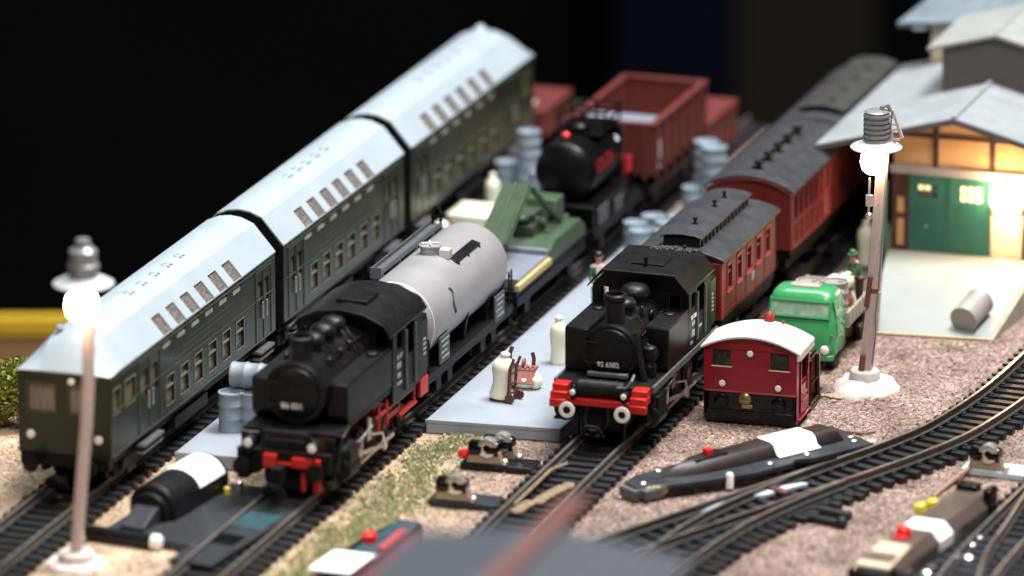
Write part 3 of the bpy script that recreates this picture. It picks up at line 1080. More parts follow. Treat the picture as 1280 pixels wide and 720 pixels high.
def valve_gear(parent, s, cyl_y, axle_ys, r, zc, x0=14.5):
    c = MB()
    c.lathe([(3.6, 0), (4.0, .4), (4.0, 10.6), (3.6, 11)], (s * x0, cyl_y, 13.4), (0, 1, 0), 20)
    c.lathe([(2.4, 0), (2.6, .3), (2.6, 11.6), (2.2, 12)], (s * x0, cyl_y - .5, 18.6), (0, 1, 0), 18)
    c.lathe([(1.2, 0), (1.4, 1.6), (.8, 2)], (s * x0, cyl_y - 2, 13.4), (0, 1, 0), 12)
    c.box(s * x0 - 3.5, s * x0 + 3.5, cyl_y + 1, cyl_y + 10, 11.5, 20.5)
    c.build('cylinder', LOCO_TOP, parent, bevel=.2)
    x = s * (x0 - 1.1)
    MB().box(x - .4, x + .4, axle_ys[0] - 1, axle_ys[-1] + 1, zc - 1.2, zc + .2).build('coupling_rod', STEEL, parent, bevel=.2)
    x = s * x0
    mb = MB().tube([(x, cyl_y + 11, 13.4), (x, cyl_y + 18, 13.4)], .55, 8)
    mb.box(x - .8, x + .8, cyl_y + 16.5, cyl_y + 20, 12, 15)
    mb.build('piston_rod', STEEL, parent, bevel=.15)
    my = axle_ys[2 if len(axle_ys) > 2 else -1]
    mb = MB()
    p, q = V3((x, cyl_y + 18, 13.4)), V3((x, my, zc - .4))
    for (a, rr) in ((p, 1.5), (q, 1.8)):
        mb.cyl(a - V3((s * .5, 0, 0)), a + V3((s * .7, 0, 0)), rr, n=14)
    dd = (q - p).normalized()
    nn = V3((0, -dd.z, dd.y)) * .65
    mb.prism([((p + nn).y, (p + nn).z), ((q + nn).y, (q + nn).z), ((q - nn).y, (q - nn).z), ((p - nn).y, (p - nn).z)], 'x', x - .4, x + .4)
    mb.build('connecting_rod', STEEL, parent, bevel=.12)
    mb = MB()
    for (a, b) in (((cyl_y + 12, 18.6), (cyl_y + 20, 18.4)), ((cyl_y + 19, 12.5), (cyl_y + 20, 19)), ((cyl_y + 20, 18.4), (cyl_y + 30, 20)), ((my, zc - 1), (my - 4, zc + 5)), ((my - 4, zc + 5), (cyl_y + 30, 17))):
        mb.tube([(x + s * .9, a[0], a[1]), (x + s * .9, b[0], b[1])], .45, 8)
    mb.prism([(cyl_y + 28, 15), (cyl_y + 31, 15), (cyl_y + 31.5, 22), (cyl_y + 29, 23)], 'x', x - .5, x + .3)
    mb.build('valve_rod', STEEL, parent, bevel=.08)


def dome(parent, name, y, x, r, z0, z1, mat, cap=.35):
    h = z1 - z0
    MB().lathe([(r * 1.1, 0), (r * .86, h * .14), (r * .8, h * .3), (r * .84, h * .42), (r * .98, h * .52), (r * 1.02, h * .64), (r * .96, h * .78), (r * .76, h * .91), (r * .42, h * .985), (.2, h)], (x, y, z0), (0, 0, 1), 24).build(name, mat, parent)


def chimney(parent, y, r, z0, z1):
    h = z1 - z0
    c = MB().lathe([(r * 1.15, 0), (r * 1.02, h * .12), (r * 1.0, h * .78), (r * 1.2, h * .84), (r * 1.22, h * .97), (r * 1.1, h), (r * .82, h), (r * .8, h * .6)], (0, y, z0), (0, 0, 1), 28)
    c.build('chimney', LOCO_TOP, parent)


def loco_front(t, number, cz, cr, y, sb_len, plate_w=7.2, ts=2.3):
    """smokebox with door, handwheel, hinges, number plate and grab rail, facing -y"""
    MB().lathe([(cr, 0), (cr + .3, .3), (cr + .3, 1), (cr, 1.2), (cr, sb_len)], (0, y, cz), (0, 1, 0), 36).build('smokebox', LOCO, t)
    d = MB().lathe([(cr * .86, 0), (cr * .82, .9), (cr * .6, 1.7), (cr * .3, 2.1), (.3, 2.2)], (0, y + .1, cz), (0, -1, 0), 32).build('smokebox_door', LOCO, t)
    mb = MB().lathe([(1.3, 0), (1.3, .5), (.5, .7)], (0, y - 2, cz + 1), (0, -1, 0), 12)
    for k in range(4):
        a = k * math.pi / 2 + .5
        mb.tube([(0, y - 2.6, cz + 1), (1.8 * math.cos(a), y - 2.6, cz + 1 + 1.8 * math.sin(a))], .16, 6)
    mb.build('handwheel', LOCO_TOP, d)
    mb = MB().box(-cr * .9, -cr * .2, y - 1.7, y - 1.2, cz + 3.2, cz + 3.9).box(-cr * .9, -cr * .2, y - 1.7, y - 1.2, cz - 3.9, cz - 3.2)
    mb.build('hinge', LOCO_TOP, d, bevel=.1)
    pts = []
    for k in range(13):
        a = math.pi * (.12 + .76 * k / 12)
        pts.append((cr * 1.0 * math.cos(a), y - 1.0, cz + cr * 1.0 * math.sin(a)))
    MB().tube(pts, .28, 6).build('grab_rail', LOCO_TOP, t)
    p = MB().box(-plate_w / 2, plate_w / 2, y - 2.75, y - 1.9, cz - 4.9, cz - 2.2).build('number_plate', BLK_G, t, bevel=.08)
    text('number', number, ts, PLATE_W, p, (0, y - 2.8, cz - 3.55), FRONT, .06)


def lantern(t, x, y, z, r=1.9, stand=True):
    mb = MB().lathe([(r, 0), (r, 2.4), (r * .9, 2.8)], (x, y, z), (0, -1, 0), 18)
    if stand:
        mb.box(x - .8, x + .8, y - 2.2, y - .2, z - r - 1.2, z)
    mb.lathe([(.8, 0), (.8, .8), (.4, 1)], (x, y - 1.2, z + r - .2), (0, 0, 1), 10)
    l = mb.build('lamp', LOCO_TOP, t)
    MB().lathe([(r * .72, 0), (r * .6, .35), (.2, .5)], (x, y - 2.7, z), (0, -1, 0), 18).build('lamp_glass', WHITE, l)


# --- locomotive with white ringed buffers -----------------------------------------------------------
def build_loco_a():
    t = thing('steam_locomotive', 'black tank locomotive with red buffer beam and white ringed buffers', 'locomotive', (2.9, -6, 0))
    # coordinates: y = 0 is the buffer beam
    cz, cr = 33.2, 9.6
    loco_front(t, '92 6582', cz, cr, 13.5, 14, 7.6, 2.35)
    bo = MB().lathe([(9.2, 0), (9.2, 26)], (0, 27, 34), (0, 1, 0), 36).build('boiler', BOILER, t)
    mb = MB()
    for yy in (30, 37, 44):
        mb.lathe([(9.3, -.5), (9.45, -.4), (9.45, .4), (9.3, .5)], (0, yy, 34), (0, 1, 0), 36)
    mb.build('boiler_band', BOILER, bo)
    chimney(t, 18.5, 3.3, 41, 52.4)
    dome(t, 'sand_dome', 28, .2, 4.3, 42, 48.6, LOCO_TOP, .62)
    dome(t, 'steam_dome', 39.5, .5, 5.1, 42, 50.2, LOCO_TOP, .62)
    mb = MB().lathe([(1.0, 0), (1.0, 3), (.5, 4)], (5.5, 31, 41), (0, 0, 1), 10).lathe([(1.2, 0), (1.2, 2.6), (.6, 3.4)], (7, 35, 39.5), (.3, 0, 1), 10)
    mb.lathe([(1.3, 0), (1.3, 2.5), (.4, 3.0)], (-5.5, 36, 41.5), (-.2, 0, 1), 10).tube([(9, 20, 38), (8.8, 45, 40.5)], .35)
    mb.tube([(9.3, 24, 35.5), (9.4, 47, 37.5)], .35).tube([(3.5, 31, 44), (8.5, 30, 36), (9, 24, 30)], .4)
    mb.build('boiler_fitting', BOILER, t, bevel=.1)
    # side tanks, long on both sides
    for s in (-1, 1):
        ya = 24.5 if s > 0 else 16.5
        x0, x1 = sorted((s * 8.6, s * 17.0))
        tk = MB().box(x0, x1, ya, 49, 25, 39.8).build('side_tank', LOCO, t, bevel=.45)
        MB().box(x0 + .2, x1 - .2, ya + .3, 48.5, 39.75, 40.1).build('tank_top', LOCO_TOP, tk, bevel=.1)
        xs = s * (17.0)
        mb = MB()
        for k in range(12):
            mb.box(min(xs, xs + s * .18), max(xs, xs + s * .18), ya + 1.2 + k * 2, ya + 1.5 + k * 2, 26, 26.3)
        mb.build('rivet', LOCO, tk, smooth=0)
        MB().lathe([(1.8, 0), (1.8, .6), (1.4, .9)], (s * 12.6, 40, 40), (0, 0, 1), 16).build('filler_cap', LOCO_TOP, tk)
    # compressor, pipes beside the smokebox
    mb = MB().lathe([(2.2, 0), (2.4, .5), (2.4, 4), (1.6, 4.4), (1.6, 6), (2.3, 6.4), (2.3, 10), (1.6, 10.6)], (12, 19, 24.5), (0, 0, 1), 16)
    mb.lathe([(2.6, 0), (2.6, 5)], (11.5, 18.5, 31), (0, 1, 0), 14)
    mb.tube([(11, 14, 24.4), (10.4, 15.5, 31), (8.0, 16.5, 38.5)], .85).tube([(13.8, 17, 25), (14, 18, 33), (11, 19, 36)], .4)
    mb.build('air_pump', LOCO_TOP, t, bevel=.1)
    MB().tube([(12.2, 12.8, 24.6), (10.2, 14, 31), (8.6, 15, 36.5), (7.8, 15.5, 40)], 1.1).build('steam_pipe', BOILER, t)
    # air reservoir across the front
    rv = MB().lathe([(1.8, 0), (2.9, .7), (2.9, 16.3), (1.8, 17)], (-8.3, 3.2, 23.6), (1, 0, 0), 22)
    for xx in (-5, 0, 5.5):
        rv.lathe([(3.05, -.5), (3.05, .5)], (xx, 3.2, 23.6), (1, 0, 0), 22)
    rv.build('air_reservoir', LOCO_TOP, t, bevel=.1)
    MB().tube([(6, 1.2, 25), (9.4, .8, 25.2), (11, 1.4, 27.4), (11.2, 4, 29)], .5).build('brake_pipe', SKIRT, t)
    MB().box(-7, 7, 9.5, 11.5, 25.6, 27).build('front_step', SKIRT, t, bevel=.2)
    # footplate
    MB().box(-16.6, 16.6, 4.5, 82, 23.2, 24.5).build('footplate', LOCO_TOP, t, bevel=.2)
    mb = MB()
    for s in (-1, 1):
        mb.box(s * 17.1 - .4, s * 17.1 + .4, 6, 82, 22.6, 24.9)
    mb.build('footplate_edge', SKIRT, t, bevel=.12)
    # red buffer beam, stepped
    mb = MB().box(-16.5, 16.5, 0, 2.4, 18.0, 20.4)
    for s in (-1, 1):
        mb.box(s * 13.8 - 2.9, s * 13.8 + 2.9, -.6, 4.6, 19.8, 22.4)
        mb.box(s * 13.8 - 2.7, s * 13.8 + 2.7, 1, 6.2, 22.2, 24.6)
        mb.box(s * 13.8 - 3, s * 13.8 + 3, -1.4, 1, 17.2, 20)
    mb.build('buffer_beam', RED, t, bevel=.3)
    buffers(t, -.5, 17.6, 9.6, 4.2, 2.6, LOCO, WHITE)
    for s in (-1, 1):
        lantern(t, s * 8.9, 2.2, 22.6, 1.5)
    coupling(t, 0, -1, 11.5, BLACK_P)
    mb = MB().tube([(-3.5, -.6, 18), (-4.2, -2, 14), (-3, -2.5, 11), (-1, -1.5, 11)], .5).tube([(3.4, -.6, 18), (4, -2, 13), (2.6, -2.2, 11)], .45)
    mb.build('brake_hose', BLACK_P, t)
    # snow guards and steps at the front corners
    mb = MB()
    for s in (-1, 1):
        mb.box(s * 14.5 - 1.7, s * 14.5 + 1.7, 2, 8, 12, 12.8).box(s * 14.5 - 1.5, s * 14.5 + 1.5, 4, 4.8, 12, 18).box(s * 8 - .6, s * 8 + .6, 1.5, 3.5, 6.8, 15)
    mb.build('guard_step', BLACK_P, t, bevel=.15)
    # frame and running gear
    MB().box(-7, 7, 3, 80, 9, 23.4).build('frame', BLACK_P, t, bevel=.2)
    ys = (27, 40.5, 54, 67.5)
    for y in ys:
        for s in (-1, 1):
            driver(t, s * 8.6, y, 5.8, RED_D)
    for s in (-1, 1):
        valve_gear(t, s, 9, ys, 5.8, 9.2)
    # cab with real openings
    hw = 17.0
    ya, yb = 48, 74.5
    for s in (-1, 1):
        mb = MB()
        if s > 0:
            mb.holewall((hw, ya, 25), (0, 1, 0), (0, 0, 1), yb - ya, 21.5, [(3, 7.2, 14.6, 19.6), (9.6, 18, 10.5, 20.2)], .9)
        else:
            mb.holewall((-hw, yb, 25), (0, -1, 0), (0, 0, 1), yb - ya, 21.5, [(8.5, 17, 10.5, 20.2), (19.3, 23.5, 14.6, 19.6)], .9)
        c = mb.build('cab_side', LOCO, t, smooth=0)
        if s > 0:
            mb = MB()
            for (a, b, z0, z1) in ((3.2, 7, 33.2, 34.6), (3.4, 6.6, 29.4, 31.6), (12, 15.2, 30.5, 31.4), (1.8, 4.6, 27, 28)):
                mb.box(hw, hw + .12, ya + a, ya + b, z0, z1)
            text('side_number', '92 6582', 2.0, PLATE_W, c, (hw + .15, ya + 5.6, 36.2), SIDE, .05)
            mb.build('side_plate', SIGN_L, c, smooth=0)
            mb = MB()
            mb.box(hw, hw + .8, ya + 8.8, ya + 9.5, 27, 44).box(hw, hw + .8, ya + 18.2, ya + 18.9, 27, 44)
            mb.build('handrail', SKIRT, c, bevel=.1)
    for y in (ya, yb):
        mb = MB().holewall((-hw, y, 25), (1, 0, 0), (0, 0, 1), 2 * hw, 21.5, [(3.0, 6.2, 15.6, 20.6), (2 * hw - 7.0, 2 * hw - 3.4, 13.6, 19.6)] if y == ya else [(4, 11, 16.0, 20.3), (2 * hw - 11, 2 * hw - 4, 16.0, 20.3)], .9)
        mb.prism([(-hw, 46.5), (hw, 46.5), (12.4, 51.5), (-12.4, 51.5)], 'y', y - .4, y + .4)
        mb.build('cab_front' if y == ya else 'cab_back', LOCO, t, smooth=0)
    rf = MB()
    prof = [(-17.8, 46.2), (-12.6, 52.0), (12.6, 52.0), (17.8, 46.2), (17.8, 46.9), (12.8, 52.8), (-12.8, 52.8), (-17.8, 46.9)]
    rf.prism(prof, 'y', ya - 4, yb + 2)
    rf = rf.build('cab_roof', LOCO_TOP, t, bevel=.2)
    MB().box(-5, 6.5, ya + 5, ya + 15, 52.75, 53.5).build('roof_hatch', LOCO_TOP, rf, bevel=.15)
    MB().lathe([(.6, 0), (.6, 2.6), (.8, 2.6), (.8, 3.2)], (.5, ya + 4, 52.8), (0, 0, 1), 10).build('whistle', LOCO_TOP, rf)
    # bunker
    b = MB().box(-15.6, 15.6, yb, yb + 9, 25, 43).build('bunker', LOCO, t, bevel=.4)
    tag(b, None)
    mb = MB().box(15.6, 16.2, yb + .6, yb + 8.4, 26.5, 42)
    sgn = mb.build('bunker_panel', GREEN_A, b, bevel=.1)
    mb = MB()
    for k in range(5):
        mb.box(16.2, 16.35, yb + 3.4, yb + 5.4, 31 + k * 1.4, 31.7 + k * 1.4)
    mb.build('panel_lettering', SIGN_L, sgn, smooth=0)
    mb = MB()
    for k in range(60):
        mb.ball((random.uniform(-13, 13), yb + random.uniform(-1, 8), random.uniform(43, 46.5) + (2.5 if k < 20 else 0)), random.uniform(.8, 1.5), n=6, h=4)
    mb.build('coal', COAL, b, smooth=0)['kind'] = 'stuff'
    mb = MB()
    for k in range(45):
        mb.ball((random.uniform(-5, 12), yb + random.uniform(-2.2, 1.8), 52.9 + random.uniform(-.1, .3)), random.uniform(.3, .7), n=6, h=4)
    mb.build('roof_grit', COAL, rf, smooth=0)['kind'] = 'stuff'
    mb = MB()
    for s in (-1, 1):
        mb.box(s * 16.3 - 1.3, s * 16.3 + 1.3, ya + 10, ya + 17, 15, 15.8).box(s * 16.3 - 1.3, s * 16.3 + 1.3, ya + 10, ya + 17, 19, 19.7)
        mb.box(s * 16.9 - .3, s * 16.9 + .3, ya + 10, ya + 10.6, 15, 24).box(s * 16.9 - .3, s * 16.9 + .3, ya + 16.4, ya + 17, 15, 24)
    mb.build('cab_step', BLACK_P, t, bevel=.1)
    buffers(t, yb + 9, 17.6, 9.6, 4, 2.5, LOCO, None, 1)
    MB().box(-16, 16, yb + 7, yb + 9.2, 15.6, 21.5).build('rear_beam', RED_D, t, bevel=.2)


build_loco_a()


# --- locomotive pulling the silver tank wagon -------------------------------------------------------
def build_loco_b():
    t = thing('steam_locomotive', 'black tank locomotive with red wheels and frame pulling silver tank wagon', 'locomotive', (-75.9, -98, 0))
    cz, cr = 38.4, 10.2
    loco_front(t, '86 001', cz, cr, 13, 15, 8.6, 2.7)
    bo = MB().lathe([(9.6, 0), (9.6, 38)], (0, 28, 38.6), (0, 1, 0), 36).build('boiler', BOILER, t)
    mb = MB()
    for yy in (33, 42, 51):
        mb.lathe([(9.7, -.5), (9.85, -.4), (9.85, .4), (9.7, .5)], (0, yy, 38.6), (0, 1, 0), 36)
    mb.build('boiler_band', BOILER, bo)
    chimney(t, 20, 3.5, 47.4, 56)
    dome(t, 'sand_dome', 31, 0, 4.0, 46.6, 54.2, LOCO_TOP, .5)
    dome(t, 'steam_dome', 41, 0, 4.4, 46.6, 54.6, LOCO_TOP, .5)
    dome(t, 'sand_dome', 51, 0, 4.2, 46.6, 54.2, LOCO_TOP, .5)
    mb = MB()
    for yy in (29, 33, 49, 53):
        mb.tube([(3.4, yy, 50), (8.2, yy + (1 if yy < 40 else -1), 44.5), (10, yy, 37)], .4)
    for yy in (26, 37, 46):
        mb.lathe([(1.2, 0), (1.2, 2.2), (.5, 2.8)], (6.6, yy, 45.3), (.55, 0, 1), 10)
        mb.lathe([(1.2, 0), (1.2, 2.2), (.5, 2.8)], (-6.6, yy, 45.3), (-.55, 0, 1), 10)
    mb.tube([(9.9, 18, 40.5), (10, 60, 41.5)], .35).tube([(7.2, 24, 46), (7.4, 60, 46.2)], .35)
    mb.build('boiler_fitting', BOILER, t, bevel=.08)
    for s in (-1, 1):
        x0, x1 = sorted((s * 9.4, s * 16.6))
        tk = MB().prism([(17.5, 30), (20, 27.6), (62.5, 27.6), (62.5, 41.2), (17.5, 41.2)], 'x', x0, x1).build('side_tank', LOCO, t, bevel=.5)
        MB().box(x0 + .3, x1 - .3, 18.2, 62, 41.1, 41.5).build('tank_top', LOCO_TOP, tk, bevel=.12)
        MB().lathe([(1.9, 0), (2.1, .3), (2.1, .9), (1.5, 1.2)], (s * 13.2, 52, 41.4), (0, 0, 1), 16).build('filler_cap', LOCO_TOP, tk)
    # cab
    hw = 16.8
    ya, yb = 62.5, 93
    for s in (-1, 1):
        mb = MB()
        if s > 0:
            mb.holewall((hw, ya, 22), (0, 1, 0), (0, 0, 1), yb - ya, 25, [(4, 9.6, 17, 23), (13.5, 21.5, 12.5, 23.4)], .9)
        else:
            mb.holewall((-hw, yb, 22), (0, -1, 0), (0, 0, 1), yb - ya, 25, [(9, 17, 12.5, 23.4), (20.9, 26.5, 17, 23)], .9)
        c = mb.build('cab_side', LOCO, t, smooth=0)
        if s > 0:
            text('side_number', '86 001', 2.2, SIGN_L, c, (hw + .12, ya + 7, 36.5), SIDE, .05)
            mb = MB()
            for (a, b, z0, z1) in ((4, 8, 32.6, 34.4), (4.4, 7.6, 29.4, 31), (4, 9, 27, 27.8)):
                mb.box(hw, hw + .12, ya + a, ya + b, z0, z1)
            mb.build('side_plate', SIGN_L, c, smooth=0)
            MB().box(hw, hw + .8, ya + 12.4, ya + 13.1, 23, 44).box(hw, hw + .8, ya + 21.8, ya + 22.5, 23, 44).build('handrail', SKIRT, c, bevel=.1)
    for y in (ya, yb):
        mb = MB().holewall((-hw, y, 22), (1, 0, 0), (0, 0, 1), 2 * hw, 25, [(2.4, 6.4, 18.6, 24), (2 * hw - 6.4, 2 * hw - 2.4, 18.6, 24)], .8)
        mb.prism([(-hw, 47), (hw, 47), (14.5, 50), (8, 52.6), (0, 53.6), (-8, 52.6), (-14.5, 50)], 'y', y - .4, y + .4)
        mb.build('cab_front' if y == ya else 'cab_back', LOCO, t, smooth=0)
    outer = [(-17.6, 46.4), (-15.2, 50), (-8, 53.2), (0, 54.2), (8, 53.2), (15.2, 50), (17.6, 46.4)]
    inner = [(x * .98, z - .9) for x, z in reversed(outer)]
    rf = MB().prism(outer + inner, 'y', ya - 4.5, yb + 2.5).build('cab_roof', LOCO_TOP, t, bevel=.15)
    MB().box(-5, 6, ya + 5, ya + 17, 53.2, 55).build('roof_hatch', LOCO_TOP, rf, bevel=.25)
    MB().lathe([(.55, 0), (.55, .3), (.2, .6)], (-3.4, ya - 4.6, 51.6), (0, -1, 0), 10).build('whistle', WHITE, rf)
    # bunker
    b = MB().box(-15.4, 15.4, yb, yb + 9, 21, 42.5).build('bunker', LOCO, t, bevel=.4)
    mb = MB()
    for k in range(50):
        mb.ball((random.uniform(-13, 13), yb + random.uniform(1, 8), random.uniform(42, 45)), random.uniform(.8, 1.5), n=6, h=4)
    mb.build('coal', COAL, b, smooth=0)['kind'] = 'stuff'
    sg = MB().box(15.4, 15.9, yb + 1, yb + 8, 24, 41).build('bunker_panel', LOCO_TOP, b, bevel=.1)
    mb = MB()
    for k in range(4):
        mb.box(15.9, 16.05, yb + 3, yb + 6, 29 + k * 1.7, 29.8 + k * 1.7)
    mb.build('panel_lettering', SIGN_L, sg, smooth=0)
    MB().box(14.6, 15.9, yb + .5, yb + 8.5, 15, 21).box(-15.9, -14.6, yb + .5, yb + 8.5, 15, 21).build('bunker_foot', RED, b, bevel=.15)
    # footplate, frame, running gear
    MB().box(-16.2, 16.2, 8, 62.5, 26.0, 27.4).build('footplate', LOCO_TOP, t, bevel=.2)
    MB().prism([(3, 20), (9, 26.4), (12, 26.4), (12, 25.4), (9.4, 25.4), (3.4, 19)], 'x', -9.5, 9.5).build('front_apron', LOCO_TOP, t, bevel=.15)
    MB().box(-7, 7, 15, 98, 8.5, 26).build('frame', RED_D, t, bevel=.2)
    MB().box(-6.6, 6.6, 3, 14.9, 9, 25.4).build('front_frame', BLACK_P, t, bevel=.2)
    mb = MB()
    for s in (-1, 1):
        mb.box(s * 15 - .5, s * 15 + .5, 50, 90, 19.6, 20.8)
        for yy in (52, 60, 72, 88):
            mb.box(s * 15 - .5, s * 15 + .5, yy, yy + 1.2, 15.2, 24)
        mb.box(s * 15 - 1.2, s * 15 + 1.2, 72, 89, 14.6, 15.6)
        mb.box(s * 15 - .5, s * 15 + .5, 61, 71, 16.5, 18.5)
    mb.build('footstep_frame', RED_D, t, bevel=.15)
    ys = (34, 46, 58, 70)
    for y in ys:
        for s in (-1, 1):
            driver(t, s * 8.6, y, 5.9, RED_D)
    for y in (17, 88):
        for s in (-1, 1):
            driver(t, s * 8.4, y, 4.0, RED_D)
    for s in (-1, 1):
        valve_gear(t, s, 13.5, ys, 5.9, 9.4, 15)
    # red beam, buffers, lamps
    mb = MB().box(-6.4, -2.0, -.6, 2.2, 16.8, 21.2).box(-2.0, 3.4, .4, 2.2, 17.4, 18.6).box(3.4, 9.0, -.6, 2.2, 17.4, 20.6).prism([(8.8, 20.6), (11.4, 22.4), (11.4, 19), (8.8, 17.6)], 'y', -.4, 1.8)
    mb.box(10.8, 13.0, -.3, 2.4, 9.5, 20.5).box(5.8, 7.0, 2, 3.4, 8.5, 17.5)
    mb.build('buffer_beam', RED, t, bevel=.25)
    MB().box(-16, 16, 1.6, 4, 15.6, 22).build('beam_back', BLACK_P, t, bevel=.2)
    MB().tube([(-7, 1, 20), (-7, 2, 28.5), (8.4, 2, 28.5), (8.4, 1, 20)], .55).box(-6.5, 8, 5.5, 7, 21.5, 27).build('front_rail', LOCO_TOP, t, bevel=.1)
    MB().box(-6.4, 7.8, 5.2, 5.6, 22, 26.6).build('apron_panel', pmat('apron_dark_maroon', (.018, .003, .003), .6), t)
    for s in (-1, 1):
        lantern(t, s * 11, 1, 25, 2.2)
    buffers(t, .5, 17.4, 12.6, 4.5, 3.0, LOCO, None)
    coupling(t, -1, -1, 11.5)
    mb = MB().box(-1.9, 1.9, -6.5, -.8, 12.4, 18.6)
    mb.build('coupling_post', BLACK_P, t, bevel=.3)
    mb = MB()
    for s in (-1, 1):
        mb.box(s * 14.6 - 1.8, s * 14.6 + 1.8, 2, 8.5, 11.4, 12.3).box(s * 14.6 - 1.5, s * 14.6 + 1.5, 6, 7, 12, 26)
    mb.build('guard_step', BLACK_P, t, bevel=.15)
    MB().tube([(15.5, 10, 14), (15.8, 14, 24), (15.8, 22, 27)], .9).build('steam_pipe', LOCO_TOP, t)


build_loco_b()


# ------------------------------------------------------------------ wagons behind it
def wagon_frame(t, L, hw=13, z=16.5, axle=None, mat=None, ends=True):
    m_ = mat or BLACK_P
    mb = MB().box(-hw, hw, 0, L, z - 1.2, z + .6)
    for s in (-1, 1):
        mb.box(s * hw - .8, s * hw + .8, 0, L, z - 2.6, z + .8)
    mb.box(-hw, hw, 0, 1.6, z - 3, z + .8).box(-hw, hw, L - 1.6, L, z - 3, z + .8)
    mb.build('underframe', m_, t, bevel=.2)
    for y in axle or (L * .2, L * .8):
        for s in (-1, 1):
            w_ = MB().lathe(WHEEL_PROF, (s * 6.8, y, 11), (s, 0, 0), 26).build('wheel', BLACK_P, t)
            mb = MB().box(s * 11.2 - 1.6, s * 11.2 + 1.6, y - 2.6, y + 2.6, 8.6, 13)
            mb.prism([(y - 8, 14.4), (y + 8, 14.4), (y + 3, 12.6), (y - 3, 12.6)], 'x', s * 12 - .8, s * 12 + .8)
            mb.prism([(y - 3.2, 14.6), (y + 3.2, 14.6), (y + 2.2, 7.6), (y - 2.2, 7.6)], 'x', s * 11.4 - .3, s * 11.4 + .3)
            mb.build('axle_box', BLACK_P, t, bevel=.15)
    if ends:
        buffers(t, 0, z - .2, 9.6, 3.4, 2.2, BLACK_P)
        buffers(t, L, z - .2, 9.6, 3.4, 2.2, BLACK_P, None, 1)


